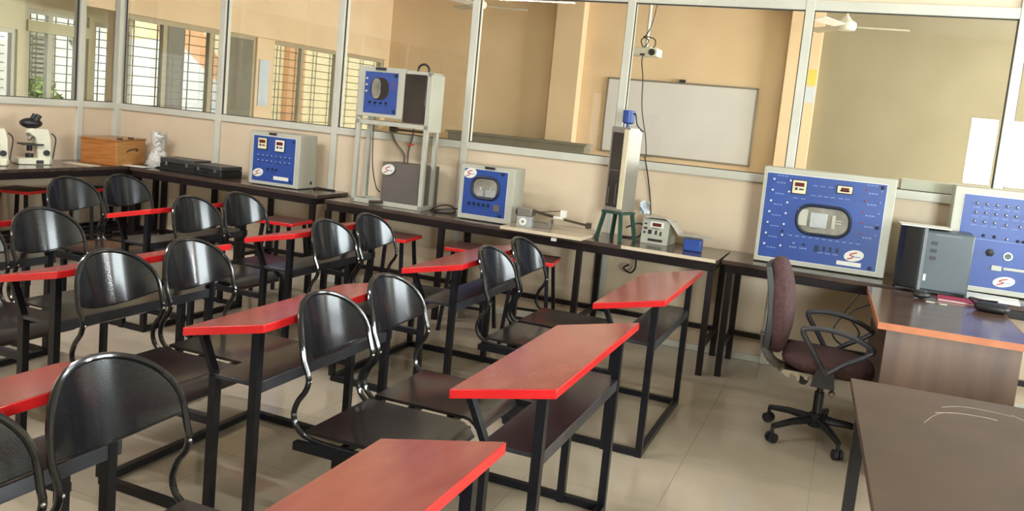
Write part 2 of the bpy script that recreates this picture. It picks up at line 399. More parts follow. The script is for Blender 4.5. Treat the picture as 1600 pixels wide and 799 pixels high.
# veranda beyond the side run: outer wall with a long grilled opening
VX = -8.3
wall_with_holes('wall_veranda', 'x', VX-.15, .15, BY, WY+1.6, [(2.2, 6.56, 1.2, 2.0), (6.68, 7.46, 1.2, 2.24), (7.54, 8.12, 1.2, 2.2)], 'veranda')
struct(MB().box(VX-.15, WX-.05, BY-.1, WY+1.7, 2.62, 2.74).build('ceiling_veranda', 'plaster'))
struct(MB().box(VX-.12, -7.3, BY-.1, WY+1.7, -.1, 0).build('floor_veranda', 'ground'))
window(30, 'x', VX-.06, 2.2, 6.56, 1.2, 2.0, [3.6, 4.6, 5.6], True, .09, .25, fm='aluminium')
window(31, 'x', VX-.06, 6.68, 7.46, 1.2, 2.24, [6.98], True, .1, .24, fm='aluminium')
window(32, 'x', VX-.06, 7.54, 8.12, 1.2, 2.2, [7.85], True, .1, .2, fm='aluminium')
struct(MB().box(VX-.13, VX+.03, 6.66, 7.5, 2.0, 2.12).build('beam_veranda', 'veranda'))
sh = MB()
for k in range(16): sh.box(-11.42, -11.38, 9.25, 9.6, 1.0+k*.07, 1.04+k*.07)
sh.box(-11.44, -11.41, 9.2, 9.65, .95, 2.15)
struct(sh.build('window_33', 'shutter'))
struct(MB().box(-11.6, -11.45, 9.2, 10.6, -.1, 2.8).build('wall_outbuilding', 'stair_white'))
struct(MB().lathe([(.08, 0), (.08, .03)], (-11.44, 10.0, 2.1), 20, 'x').build('trim_7', 'shutter'))
# outside: ground, neighbouring building with an orange stair band, low white wall
struct(MB().box(-30, VX-.15, -8, 26, -.2, -.1).build('ground', 'ground'))
struct(MB().box(-11.6, -11.45, 2, 9.2, -.1, 1.98).build('wall_compound', 'stair_white'))
struct(MB().box(-12.2, -12.0, 9.6, 24, -.1, 4.5).build('wall_neighbour', 'cream_out'))
struct(MB().prism([(12.3, 2.9), (12.3, 2.45), (13.7, 1.6), (13.7, 2.1), (12.9, 2.9)], -11.98, -11.8, 'x').build('wall_neighbour_stair', 'orange'))
struct(MB().prism([(9.2, -.1), (13.7, -.1), (13.7, 1.58), (12.4, 2.36), (9.2, 1.95)], -11.96, -11.7, 'x').build('wall_neighbour_base', 'stair_white'))
struct(MB().box(-11.98, -11.85, 16.0, 16.6, -.1, 3.2).build('wall_neighbour_pier', 'orange'))
def bush(name, label, c, r, n, seed):
    rnd = random.Random(seed); b = MB()
    for _ in range(n):
        a, e, q = rnd.uniform(0, 2*PI), rnd.uniform(-1.2, 1.5), rnd.random()**.4
        p = Vector(c)+Vector((math.cos(a)*math.cos(e)*r[0], math.sin(a)*math.cos(e)*r[1], math.sin(e)*r[2]))*q
        d = Vector((rnd.gauss(0, 1), rnd.gauss(0, 1), rnd.gauss(.3, 1))).normalized(); t = d.cross(Vector((rnd.random(), rnd.random(), rnd.random()+.1))).normalized()
        l, wd = rnd.uniform(.07, .13), rnd.uniform(.025, .045); k = t.cross(d)*.008
        b.add([p-d*l, p+t*wd+k, p+d*l, p-t*wd+k], [(0, 1, 2), (0, 2, 3)])
    b.cyl((c[0], c[1], 0-.1), (c[0], c[1], c[2]), .03, .015, 8)
    return tag(b.build(name, 'leaf'), label, 'shrub', 'shrubs outside the windows')
bush('garden_shrub', 'green shrub outside the leftmost pane, showing above the white wall', (-12.3, 7.9, 2.3), (.5, 1.2, .8), 1100, 1)
bush('garden_shrub', 'yellow-green shrub outside behind the pane beside the corner post', (-10.7, 8.75, .9), (.4, .5, .55), 700, 2)

# unseen tube lamps added under the ceiling to brighten this room
for x, y in ((-4.6, .9), (-4.6, 3.6), (-5.9, 2.2), (-1.9, 3.4)):
    t = thing('added_tube_light', 'unseen white tube lamp added on the ceiling to brighten the rows of desks', 'lamp', (x, y, ZC-.09), 0, 'added ceiling tube lamps')
    MB().box(-.62, .62, -.035, .035, .035, .09).build('housing', 'white', t)
    MB().cyl((-.6, 0, .012), (.6, 0, .012), .014, n=12).build('tube', 'added_lamp_glow', t)
    area('added_fill_lamp', (x, y, ZC-.10), (0, 0, -1), 1.2, .05, 34 if x < -4 else 14, (.95, .97, 1))  # fill light of the added ceiling lamp

# ================================================================= next room's contents
# whiteboard
t = thing('whiteboard', 'wide white marker board hanging on the far wall behind the glass', 'whiteboard', (-2.47, FY-.012, 1.20))
wbw, wbh = 1.07, 1.06
MB().box(-wbw, wbw, -.012, .01, 0, wbh).build('writing_surface', 'board', t)
fr = MB()
for a in ((-wbw-.015, wbw+.015, -.02, .01, -.02, .005), (-wbw-.015, wbw+.015, -.02, .01, wbh-.005, wbh+.02), (-wbw-.02, -wbw+.005, -.02, .01, -.02, wbh+.02), (wbw-.005, wbw+.02, -.02, .01, -.02, wbh+.02)): fr.box(*a)
fr.build('frame', 'steel', t, bevel=.003)
MB().box(-.02, .06, -.05, .0, wbh+.02, wbh+.06).build('clip', 'black', t)
MB().box(-.8, -.3, -.06, .0, -.03, -.015).build('pen_tray', 'steel', t)
# dark low cabinet under the glass line
t = thing('storage_cabinet', 'long dark grey low cabinet against the far wall beyond the glass', 'cabinet', (-4.75, FY-.55, 0))
MB().box(-1.1, 1.1, 0, .3, .05, 1.24).build('body', 'grey_board', t, bevel=.005)
for k in range(4):
    d = MB().box(-1.09+k*.548, -.56+k*.548, -.015, 0, .1, 1.15).build('door', 'olive', t, bevel=.004)
    MB().box(-.62+k*.548, -.60+k*.548, -.035, -.015, .6, .75).build('handle', 'steel', d)
MB().box(-1.13, 1.13, -.03, .31, 1.24, 1.27).build('top', 'grey_board', t)
# projector on its ceiling pole
t = thing('projector', 'white projector hung from a ceiling pole in front of the whiteboard', 'projector', (-2.19, 9.0, 2.34))
b = MB(); b.box(-.15, .15, -.11, .11, 0, .085); b.build('body', 'white', t, bevel=.012)
MB().lathe([(.032, -.13), (.035, -.11), (.035, -.09)], (.09, 0, .04), 20, 'y').build('lens', 'black', t)
MB().box(-.03, .02, -.122, -.11, .0, .02).build('vent', 'black', t)
MB().cyl((0, 0, .085), (0, 0, 1.01), .018, n=14).lathe([(.05, 1.0), (.05, 1.01)]).box(-.05, .05, -.04, .04, .085, .1).build('pole', 'white', t)
pc = MB().tube(smooth_path([(-2.07, 8.97, ZC), (-2.13, 8.96, 2.75), (-2.19, 8.95, 2.56), (-2.24, 8.95, 2.50), (-2.2, 8.94, 2.43), (-2.16, 8.95, 2.5), (-2.22, 8.95, 2.54), (-2.1, 8.93, 2.52), (-2.09, 8.93, 2.44), (-2.2, 8.92, 2.33),
       (-2.17, 8.92, 2.1), (-2.15, 8.94, 1.8), (-2.08, 8.95, 1.5), (-2.05, 8.95, 1.3)], 6), .006, 6); pc.v = [(x+2.19, y-9.0, z-2.34) for x, y, z in pc.v]; pc.build('cord', 'black', t)
# ceiling fans
def fan(loc, rot, label):
    t = thing('ceiling_fan', label, 'fan', loc, rot, 'ceiling fans in the next room')
    MB().cyl((0, 0, .06), (0, 0, ZC-loc[2]-.002), .012, n=10).lathe([(.02, ZC-loc[2]-.08), (.06, ZC-loc[2]-.005)]).build('rod', 'white', t)
    MB().lathe([(.03, -.05), (.09, -.045), (.11, -.01), (.1, .03), (.05, .06), (.02, .1)]).build('motor', 'white', t)
    for k in range(3):
        a = 2*PI*k/3
        def fn(u, v, a=a):
            r = .12+u*.48; wdt = .055+.02*u; y = (v-.5)*2*wdt
            return (math.cos(a)*r-math.sin(a)*y, math.sin(a)*r+math.cos(a)*y, -.01+y*.22)
        MB().sheet(fn, 6, 3, .004).build('blade', 'white', t)
fan((-4.4, 9.5, 2.86), .35, 'cream ceiling fan seen through the glass above the whiteboard, left of the posts')
fan((-.28, 9.5, 2.82), .1, 'cream ceiling fan seen through the large right glass pane')
# notices
tag(MB().box(-.78, -.64, FY-.206, FY-.202, 2.37, 2.57).build('notice', 'yellow'), 'yellow notice pasted on the far pillar behind the glass', 'notice')
tag(MB().box(-.80, -.63, FY-.206, FY-.202, 2.13, 2.34).build('notice', 'blue_paper'), 'pale printed notice pasted below the yellow one on the pillar', 'notice')
tag(MB().box(-7.295, -7.285, 9.22, 9.42, 1.4, 2.0).build('notice', 'blue_paper'), 'pale paper sheet on the wall between the two grilled windows', 'notice')
tag(MB().box(.3, 1.1, WY+.075, WY+.35, RZ1, RZ1+.07).build('paper_stack', 'paper', bevel=.004), 'flat bundle of white packets lying on the ledge behind the glass', 'papers')
MB_ = MB().box(.2, 1.2, WY+.07, WY+.4, .02, RZ1-.0005); tag(MB_.build('cupboard', 'olive', bevel=.004), 'plain low cupboard behind the partition under the white packets', 'cupboard')

# ================================================================= BENCHES
B1, B2 = .814, .79
def bench(label, corners, z, legs, group='long dark wall benches', low=True, edge=None):
    """corners: front-left, front-right, back-right, back-left (world x,y)"""
    t = thing('workbench', label, 'workbench', (0, 0, 0), 0, group)
    MB().prism(corners, z-.03, z).build('worktop', 'bench', t, bevel=.003)
    c = [Vector((*p, 0)) for p in corners]; cen = sum(c, Vector())/4
    ins = [cen+(p-cen)*(1-.04/((p-cen).length)) for p in c]
    ap = MB()
    for i in range(4):
        p, q = ins[i], ins[(i+1) % 4]; ap.bar((p.x, p.y, z-.055), (q.x, q.y, z-.055), .035, .05)
    ap.build('apron', 'bench_leg', t)
    fl, fr_, br_, bl = ins
    for f in legs:
        for a, b in ((fl, fr_), (bl, br_)):
            p = a+(b-a)*f; MB().box(p.x-.02, p.x+.02, p.y-.02, p.y+.02, 0, z-.08).build('leg', 'bench_leg', t)
        p = fl+(fr_-fl)*f; q = bl+(br_-bl)*f
        MB().bar((p.x, p.y, .2), (q.x, q.y, .2), .03).build('cross_rail', 'bench_leg', t)
    if low: MB().bar((bl.x, bl.y-.0, .2), (br_.x, br_.y, .2), .035).build('foot_rail', 'bench_leg', t)
    return t
bench('long dark brown bench holding the black cases and small blue panel box', [(-6.06, 5.94), (-4.0, 5.87), (-4.0, 6.34), (-6.06, 6.34)], B1, (.0, .30, .62, 1.0))
bench('long dark brown bench under the rack, cutting board and tower', [(-3.93, 5.88), (-.755, 5.73), (-.755, 6.33), (-3.93, 6.33)], B2, (0.0, .34, .70, 1.0))
bench('dark brown bench carrying the largest blue panel behind the office chair', [(-.74, 5.80), (1.6, 5.66), (1.6, 6.33), (-.74, 6.33)], B2, (0.01, .5, 1.0))
bench('dark bench along the side wall with the microscopes and wooden box', [(-6.66, 2.0), (-6.09, 2.0), (-6.09, 6.34), (-6.66, 6.34)], B1+.005, (0, .33, .62, 1.0))
tag(MB().bar((-1.42, 5.754, .782), (-.77, 5.724, .782), .012, .022).build('edge_strip', 'ply'), 'raw pale wooden strip along the bench front below the blue box', 'strip')

# ================================================================= TWO-SEAT DESKS
UL = 1.06
def make_chair(parent, yc):
    ch = part('chair', parent)
    sb = -.955
    # tube frame
    side = [(sb+.44, .385), (sb+.25, .395), (sb+.05, .40), (sb-.02, .425), (sb-.048, .475), (sb-.035, .53), (sb-.005, .575), (sb+.006, .615), (sb-.004, .65)]
    hw = .217
    def bx(yr, z): return -.012-.085*(1-yr**2)-.045*(z-.66)/.21
    def arch(a):      # a: 0..pi from far side to near side
        sn = math.sin(a)
        zz = .685+.19*sn**.85; c_ = math.cos(a)
        yr = math.copysign(abs(c_)**.92, c_)
        return (sb+bx(yr, zz), yc+hw*1.02*yr, zz)
    path = [(x, yc+hw, z) for x, z in side]; P = smooth_path(path, 4)
    arcp = [Vector(arch(PI*k/24)) for k in range(25)]
    N = [Vector((x, yc-hw, z)) for x, z in side][::-1]
    full = P[:-1]+arcp+smooth_path(N, 4)[1:]
    MB().tube(full, .0105, 10).build('tube_frame', 'tube', ch)
    # perforated back plate
    def fn(u, v):
        a = PI*(1-u)
        top = Vector(arch(min(max(a, .0), PI)))
        yrel = (top.y-yc)/hw
        yrel /= 1.02
        low = .69-.05*(1-yrel**2)
        z = low+(max(top.z, low)-low)*v
        return (sb+bx(yrel, z)+.002, yc+(top.y-yc)*.99, z)
    bk = MB().sheet(fn, 40, 6, .003).build('backrest', 'perforated', ch)
    rim = MB().tube([Vector(fn(u/28, .02)) for u in range(29)], .004, 6).build('rolled_edge', 'tube', bk)
    for sy in (-1, 1): MB().ball((sb+.012, yc+sy*(hw-.004), .612), .007, n=8, m_=6).build('bolt', 'chrome', ch)
    # seat pan
    def fs(u, v):
        x = sb+.005+u*.475; y = yc+(v-.5)*.43
        z = .425-.012*math.sin(PI*u)*math.sin(PI*v)-(.05*((u-.86)/.14)**2 if u > .86 else 0)
        return (x, y, z)
    MB().sheet(fs, 20, 8, .012).build('seat', 'seat', ch)
    return ch
def make_unit():
    t = thing('school_desk', 'x', 'school desk', group='red-topped two-seat desks')
    # tabletop: parallelogram slab sloping down to the seats, worn red top with bright red edge
    z0, z1, xa, xb = .735, .81, -.357, 0
    def slab(mb, x0, x1, y0, y1, o0, o1):
        def zt(x): return z0+(x-xa)/(xb-xa)*(z1-z0)
        vs = [(x, y, zt(x)+o) for o in (o0, o1) for y in (y0, y1) for x in (x0, x1)]
        return mb.add(vs, [(0, 2, 3, 1), (4, 5, 7, 6), (0, 1, 5, 4), (2, 6, 7, 3), (0, 4, 6, 2), (1, 3, 7, 5)])
    tp = slab(MB(), xa, xb, 0, UL, -.03, 0).build('tabletop', 'red', t, bevel=.002)
    slab(MB(), xa+.003, xb-.003, .003, UL-.003, -.002, .002).build('worn_surface', 'worn_red', tp)
    # shelf with folded edge
    sh = MB().box(-.235, -.045, .03, UL-.05, .565, .58)
    sh.box(-.05, -.042, .03, UL-.05, .535, .58).box(-.24, -.232, .03, UL-.05, .535, .58)
    sh.build('shelf', 'shelf', t, bevel=.002)
    q = .032
    for y in (.045, UL-.085):
        MB().bar((-.055, y, 0), (-.055, y, .768), q).build('leg', 'black_metal', t)
        MB().bar((-.235, y, 0), (-.235, y, .575), q).bar((-.235, y, .57), (-.305, y, .722), q, .02).build('leg', 'black_metal', t)
        # tie under seat and floor rail
        MB().bar((-.97, y+.02, .385), (-.235, y+.02, .385), .03, .03).build('seat_beam', 'black_metal', t)
        MB().bar((-.79, y+.02, .018), (-.055, y, .018), .03, .03).build('floor_rail', 'black_metal', t)
        MB().bar((-.79, y+.02, .03), (-.79, y+.02, .372), q*.95).build('leg', 'black_metal', t)
    MB().bar((-.055, .06, .018), (-.055, UL-.1, .018), .03, .03).build('floor_rail', 'black_metal', t)
    MB().bar((-.79, .08, .018), (-.79, UL-.08, .018), .03, .03).build('floor_rail', 'black_metal', t)
    MB().bar((-.80, .08, .385), (-.80, UL-.08, .385), .028).build('seat_beam', 'black_metal', t)
    MB().bar((-.62, .08, .385), (-.62, UL-.08, .385), .028).build('seat_beam', 'black_metal', t)
    make_chair(t, .31); make_chair(t, .79)
    return t
X0, DX, Y0, DY = -.7317, -1.1141, 2.4853, 1.6218
off = {(0,0):(.0146,.0233),(0,1):(-.015,-.0606),(0,2):(-.02,-.0654),(1,0):(.02,-.0261),(1,1):(.0043,-.0497),(1,2):(.0,-.0328),(2,1):(.0026,.0568),(2,2):(-.0031,.0451),(3,1):(-.0294,.0589),(3,2):(.011,.0504)}
desk_labels = {
 (0,0):'red-topped desk cut off by the picture bottom, its perforated chair back largest of all',
 (0,1):'red-topped desk with the largest fully visible top, scuffed grey shelf, nearest the wooden table',
 (0,2):'red-topped desk standing behind the largest one, closest to the office chair',
 (1,0):'red-topped desk at the lower left, hidden behind the largest perforated chair back',
 (1,1):'long red-topped desk in the middle with two bright-streaked chair backs at its left',
 (1,2):'red-topped desk in front of the grey rack, two dark chair backs left of it',
 (2,1):'red-topped desk at the left edge behind the two bright-streaked chair backs',
 (2,2):'red-topped desk with two dark chairs in front of the small blue panel box',
 (3,1):'red-topped desk mostly hidden at the far left edge, behind a dark chair back',
 (3,2):'farthest red-topped desk, its two chairs near the wooden box and bench corner'}
proto = make_unit(); first = True
for (c, r), (ox, oy) in off.items():
    u = proto if first else copy_tree(proto); first = False
    u.location = (X0+c*DX+ox, Y0+(r-1)*DY+oy, 0); u['label'] = desk_labels[(c, r)]

# ================================================================= STOOLS
def make_stool():
    t = thing('lab_stool', 'x', 'stool', group='red-edged stools by the benches')
    MB().box(-.165, .165, -.165, .165, .595, .62).build('seat', 'red', t, bevel=.003)
    MB().box(-.158, .158, -.158, .158, .62, .6215).build('seat_surface', 'seat_brown', t)
    for sx in (-1, 1):
        for sy in (-1, 1):
            MB().bar((sx*.115, sy*.115, .596), (sx*.165, sy*.165, 0), .024).build('leg', 'black_metal', t)
    rg = MB()
    for a, b in (((-1, -1), (1, -1)), ((1, -1), (1, 1)), ((1, 1), (-1, 1)), ((-1, 1), (-1, -1))):
        rg.bar((a[0]*.146, a[1]*.146, .2), (b[0]*.146, b[1]*.146, .2), .018)
    rg.build('foot_ring', 'black_metal', t)
    return t
M['seat_brown'] = mat('brown_stool_top', s(104, 70, 62), .35, col2=s(84, 56, 50), scale=5)
st = make_stool(); first = True
for x, y, rz, lab in [(-3.18, 5.72, .10, 'red-edged stool in front of the bench below the grey rack'),
                      (-2.03, 5.72, .15, 'red-edged stool in front of the bench below the cutting board'),
                      (-2.52, 5.74, .1, 'red-edged stool half hidden behind a desk, below the oval-window panel box'),
                      (-4.12, 5.62, .1, 'red-edged stool in front of the small panel box bench end'),
                      (-6.36, 5.10, .3, 'red-edged stool under the side bench, below the microscope'),
                      (-6.27, 5.62, .5, 'red-edged stool near the bench corner below the wooden box')]:
    u = st if first else copy_tree(st); first = False
    u.location = (x, y, 0); u.rotation_euler = (0, 0, rz); u['label'] = lab

# ================================================================= INSTRUMENT PANELS
def logo(parent, x, z, w_, h_, y=-.004, flip=1):
    st_ = MB().lathe([(1, -.001), (1, 0)], (0, 0, 0), 28, 'y')
    st_.v = [(a*w_/2+x, b+y, c*h_/2+(a*w_/2)*.15+z) for a, b, c in st_.v]
    o = st_.build('sticker', 'white', parent)
    sw = MB().tube(smooth_path([(x+.15*w_, y-.0015, z+.30*h_), (x-.12*w_, y-.0015, z+.16*h_), (x-.2*w_, y-.0015, z+.02*h_), (x-.02*w_, y-.0015, z-.06*h_), (x-.1*w_, y-.0015, z-.2*h_), (x-.32*w_, y-.0015, z-.34*h_)], 4), .0035, 5)
    sw.build('red_swoosh', 'redmark', o)
    MB().box(x+.0*w_, x+.34*w_, y-.0015, y-.001, z-.12*h_, z-.04*h_).build('small_print', 'print', o)
    return o
def knobs(parent, pts, r, m_, name='knob', y=-.004, dpt=.012):
    for x, z in pts: MB().lathe([(r, y), (r, y-dpt*.4), (r*.7, y-dpt), (r*.3, y-dpt*1.1)], (x, 0, z), 12, 'y').build(name, m_, parent)
def dashes(parent, pts, w_, h_, m_, y=-.0042, name='lettering'):
    b = MB()
    for x, z in pts:
        n = 3
        for k in range(n): b.box(x-w_/2+k*w_/n, x-w_/2+(k+.72)*w_/n, y-.0006, y, z-h_/2, z+h_/2)
    return b.build(name, m_, parent)
def meter(parent, x, z, w_, h_, m_='meter_cream', disp=(.15, .85, .55, .85)):
    o = MB().box(x-w_/2-.005, x+w_/2+.005, -.012, -.003, z-h_/2-.005, z+h_/2+.005).build('meter', 'black', parent, bevel=.002)
    MB().box(x-w_/2, x+w_/2, -.016, -.012, z-h_/2, z+h_/2).build('bezel', m_, o, bevel=.002)
    a, b, c, d = disp
    MB().box(x-w_/2+a*w_, x-w_/2+b*w_, -.018, -.0161, z-h_/2+c*h_, z-h_/2+d*h_).build('display', 'display', o)
    MB().box(x-w_*.3, x-w_*.12, -.018, -.0161, z-h_*.25, z-h_*.05).box(x, x+w_*.35, -.018, -.0161, z-h_*.22, z-h_*.1).build('key', 'black', o)
def stadium(w_, h_, r, n=8):
    pts = []
    for cx, cz, a0 in ((w_/2-r, h_/2-r, 0), (-w_/2+r, h_/2-r, PI/2), (-w_/2+r, -h_/2+r, PI), (w_/2-r, -h_/2+r, 1.5*PI)):
        pts += [(cx+r*math.cos(a0+PI/2*k/n), cz+r*math.sin(a0+PI/2*k/n)) for k in range(n+1)]
    return pts
def porthole(parent, x, z, w_, h_, r, inner=1):
    P = stadium(w_, h_, r)
    MB().tube([(x+a, -.006, z+b) for a, b in P], .011, 8, closed=True).build('gasket', 'navy', parent)
    wdw = MB().prism([(x+a, z+b) for a, b in P], -.0055, -.004, 'y').build('viewing_window', M['cavity'], parent)
    return wdw
M['cavity'] = mat('murky_viewing_window', s(150, 146, 134), .2, col2=s(112, 108, 98), scale=9, detail=3, coat=.5)
def motor_view(parent, x, z, k=1.0):
    MB().box(x-.07*k, x+.05*k, -.012, -.0056, z-.055*k, z+.055*k).lathe([(.05*k, -.0056), (.05*k, -.013)], (x+.0, 0, z), 16, 'y').build('motor', 'steel_light', parent, bevel=.002)
    MB().box(x+.08*k, x+.105*k, -.012, -.0056, z-.05*k, z+.05*k).box(x+.105*k, x+.15*k, -.01, -.0056, z-.012*k, z-.002*k).box(x+.105*k, x+.15*k, -.01, -.0056, z+.008*k, z+.016*k).box(x-.16*k, x-.09*k, -.01, -.0056, z-.05*k, z+.07*k).build('coupling', 'case_grey', parent, bevel=.002)
M['steel_light'] = mat('pale_cast_metal', s(176, 178, 178), .35, metal=.3)
def case(parent, w_, h_, d_, m_='case_grey', bx=.022, blue=None):
    o = MB().box(-w_/2, w_/2, 0, d_, .006, h_).build('case', m_, parent, bevel=.004)
    ft = MB()
    for sx in (-1, 1):
        for yy in (.03, d_-.03): ft.cyl((sx*(w_/2-.03), yy, 0), (sx*(w_/2-.03), yy, .007), .012, n=10)
    ft.build('foot', 'black', o)
    if blue:
        x0, x1, z0, z1 = blue
        MB().box(x0, x1, -.004, .001, z0, z1).build('front_panel', 'blue', parent)
        MB().box(x0-.004, x1+.004, -.002, .0, z0-.004, z1+.004).build('panel_rim', 'white', parent)
    return o
# --- small panel box on the left bench
t = thing('control_panel_box', 'grey box with blue face, two digital meters, on bench beside black cases', 'instrument', (-4.55, 6.02, B1), .02, 'blue-faced instrument panels')
W_, H_ = .50, .455
case(t, W_, H_, .25, blue=(-.215, .205, .035, .42))
MB().box(-.06, .01, -.012, 0, .436, .452).build('latch', 'black', t)
meter(t, -.12, .355, .085, .09); meter(t, .055, .35, .09, .095, 'white')
dashes(t, [(-.14+.09*i, .245-.0*i) for i in range(4)]+[(-.14+.09*i, .20) for i in range(4)], .05, .008, 'printd')
knobs(t, [(-.16+.045*i, .258) for i in range(8)]+[(-.16+.045*i, .213) for i in range(8)], .004, 'white_soft', 'lamp', dpt=.005)
knobs(t, [(-.055, .145), (-.01, .145), (.03, .145)], .008, 'black', 'switch'); dashes(t, [(-.055, .125), (.0, .118)], .04, .006, 'printd')
logo(t, -.155, .105, .105, .07); MB().box(.005, .155, -.006, -.004, .06, .09).build('name_plate', 'white', t)
knobs(t, [(.175, .06), (.185, .395)], .01, 'printd', 'corner_knob')
MB().lathe([(.015, .249), (.015, .253), (.006, .256)], (0, .19, .05), 14, 'x').build('cable_gland', 'black', t)
# --- rack on the second bench
t = thing('process_rack', 'tall grey open rack with blue faced unit above and dark grey box below', 'rack', (-3.44, 6.0, B2), -.02)
w2, dp, hh = .31, .20, 1.085
fr = MB(); q = .035
for sx in (-1, 1):
    for yy in (q/2, dp-q/2): fr.box(sx*w2-q/2, sx*w2+q/2, yy-q/2, yy+q/2, 0, hh)
for zz in (.018, .655, hh-.018):
    for yy in (q/2, dp-q/2): fr.box(-w2, w2, yy-q/2, yy+q/2, zz-q/2, zz+q/2)
    for sx in (-1, 1): fr.box(sx*w2-q/2, sx*w2+q/2, 0, dp, zz-q/2, zz+q/2)
fr.build('frame', 'case_grey', t, bevel=.003)
MB().box(-w2, w2, .02, dp-.02, 0.004, .016).build('base_plate', 'case_grey', t)
up = part('control_unit', t)
MB().box(-w2-.01, .10, -.02, .17, .70, 1.095).build('case', 'case_grey', up, bevel=.004)
MB().box(-.255, .045, -.025, -.02, .73, 1.055).build('front_panel', 'blue', up)
P = stadium(.165, .175, .07)
MB().prism([(-.115+a, .925+b) for a, b in P], -.028, -.0255, 'y').build('viewing_window', 'window_dark', up)
MB().prism([(-.145+a*.5, .925+b*.9) for a, b in P], -.0285, -.0281, 'y').build('window_tint', M['cavity'], up)
knobs(up, [(-.235, 1.0), (-.235, .95), (-.235, .9)], .008, 'meter_cream', 'knob', y=-.025)
knobs(up, [(-.2, .815), (-.15, .815), (-.1, .815), (-.05, .815)], .011, 'navy', 'switch', y=-.025)
dashes(up, [(-.2, .79), (-.15, .79), (-.1, .79), (-.05, .79)], .03, .006, 'printd', y=-.0255)
dashes(up, [(.015, .98), (.015, .955), (.015, .93)], .04, .004, 'redmark', y=-.0255)
knobs(up, [(.025, 1.035), (.025, .755)], .013, 'navy', 'corner_knob', y=-.025)
MB().box(-.16, -.07, -.032, -.02, 1.07, 1.092).build('latch', 'black', up)
MB().box(.10, w2-.02, -.006, .16, .68, 1.06).build('smoked_tank', 'window_dark', t, bevel=.003)
MB().box(.11, w2-.02, .01, .16, 1.062, 1.072).build('tank_lid', 'case_grey', t)
MB().box(w2+.018, w2+.026, -.005, dp+.01, .62, 1.07).build('side_box', 'case_grey', t, bevel=.004)
MB().tube(smooth_path([(.17, .06, 1.08), (.18, .06, 1.125), (.22, .06, 1.145), (.26, .06, 1.125), (.27, .06, 1.08)], 5), .009, 8).build('carry_handle', 'black', t)
gb = MB().box(-.09, .30, .07, .31, .02, .345).build('tank', 'dark_grey', t, bevel=.003)
lg = logo(t, -.03, .29, .12, .085, y=.058)
M['arm_grey'] = mat('dark_grey_armrest', s(54, 54, 60), .35)
M['hose'] = mat('braided_hose', s(96, 86, 72), .4, metal=.3)
MB().tube(smooth_path([(.03, .2, .345), (.02, .2, .42), (-.06, .2, .5), (-.1, .2, .57), (-.09, .2, .62)], 6), .009, 8).build('hose', 'hose', t)
MB().tube(smooth_path([(.05, .22, .345), (.05, .22, .45), (.08, .22, .58), (.08, .22, .67)], 6), .008, 8).build('hose', 'hose', t)
M['steel_dark'] = mat('dull_dark_fitting', s(86, 74, 62), .4, metal=.5)
MB().box(-.08, .2, .19, .22, .602, .62).cyl((-.12, .2, .612), (-.06, .2, .612), .026, n=12).cyl((.23, .2, .345), (.23, .2, .65), .011, n=10).build('pipe_manifold', 'steel_dark', t)
MB().cyl((.11, .1, .5), (.17, .09, .512), .006, n=8).build('valve_lever', 'redmark', t)
MB().tube(smooth_path([(-.18, .03, .67), (-.175, .03, .5), (-.16, .03, .3), (-.12, .04, .14), (-.085, .05, .1)], 6), .005, 6).build('wire', 'black', t)
MB().cyl((-.14, -.012, .018), (-.02, -.012, .03), .013, n=10).build('drain_tap', 'steel_dark', t)
# --- box with the oval window
t = thing('motor_panel_box', 'grey box with blue face and rounded viewing window, sticker at its top-left corner', 'instrument', (-2.545, 5.93, B2), -.03, 'blue-faced instrument panels')
W_, H_ = .45, .42
case(t, W_, H_, .20, blue=(-.19, .17, .045, .39))
porthole(t, -.005, .255, .22, .16, .065)
MB().box(-.0, .085, -.012, -.0056, .19, .245).box(-.07, -.02, -.012, -.0056, .19, .235).cyl((-.045, -.009, .235), (-.045, -.009, .26), .012, n=10).box(.03, .05, -.01, -.0056, .245, .265).build('enclosed_mechanism', 'steel_light', t, bevel=.002)
logo(t, -.14, .355, .105, .075, y=-.0045)
MB().box(-.02, .06, -.012, 0, .40, .418).build('latch', 'black', t)
for xx in (-.13, -.09, -.05, -.01, .03): MB().box(xx-.008, xx+.008, -.012, -.004, .115, .14).build('switch', 'navy', t)
dashes(t, [(-.13+.04*i, .1) for i in range(5)], .025, .004, 'printd')
MB().box(.075, .125, -.008, -.004, .09, .14).build('socket', 'dark_grey', t, bevel=.003)
knobs(t, [(.13, .06), (.13, .375)], .013, 'navy', 'corner_knob')
# --- biggest panel
t = thing('trainer_panel', 'largest blue instrument panel, wide oval window with a motor, behind office chair', 'instrument', (-.15, 5.985, B2), .0, 'blue-faced instrument panels')
W_, H_ = .82, .645
case(t, W_, H_, .22, blue=(-.385, .355, .04, .605))
porthole(t, .0, .325, .33, .19, .085); motor_view(t, -.02, .325, .9)
meter(t, -.175, .53, .085, .085); meter(t, .105, .545, .09, .045, 'meter_cream', (.25, .8, .2, .8))
knobs(t, [(-.34-.002*i, .565-.073*i) for i in range(7)]+[(-.235-.002*i, .565-.073*i) for i in range(7)], .0075, 'white_soft', 'knob')
dashes(t, [(-.29-.002*i, .545-.073*i) for i in range(7)], .06, .006, 'print')
dashes(t, [(-.285, .592), (.27, .592)], .07, .005, 'print')
knobs(t, [(.235, .56-.072*i) for i in range(5)], .006, 'redmark', 'terminal', dpt=.006); knobs(t, [(.325, .56-.072*i) for i in range(5)], .006, 'print', 'terminal', dpt=.006)
dashes(t, [(.28, .54-.072*i) for i in range(5)], .06, .008, 'print')
dashes(t, [(-.075, .55), (-.03, .55), (.02, .55), (-.08, .485), (-.04, .485), (.0, .485), (.04, .485), (-.19, .455), (-.14, .455), (.09, .485), (.13, .485)], .03, .006, 'print')
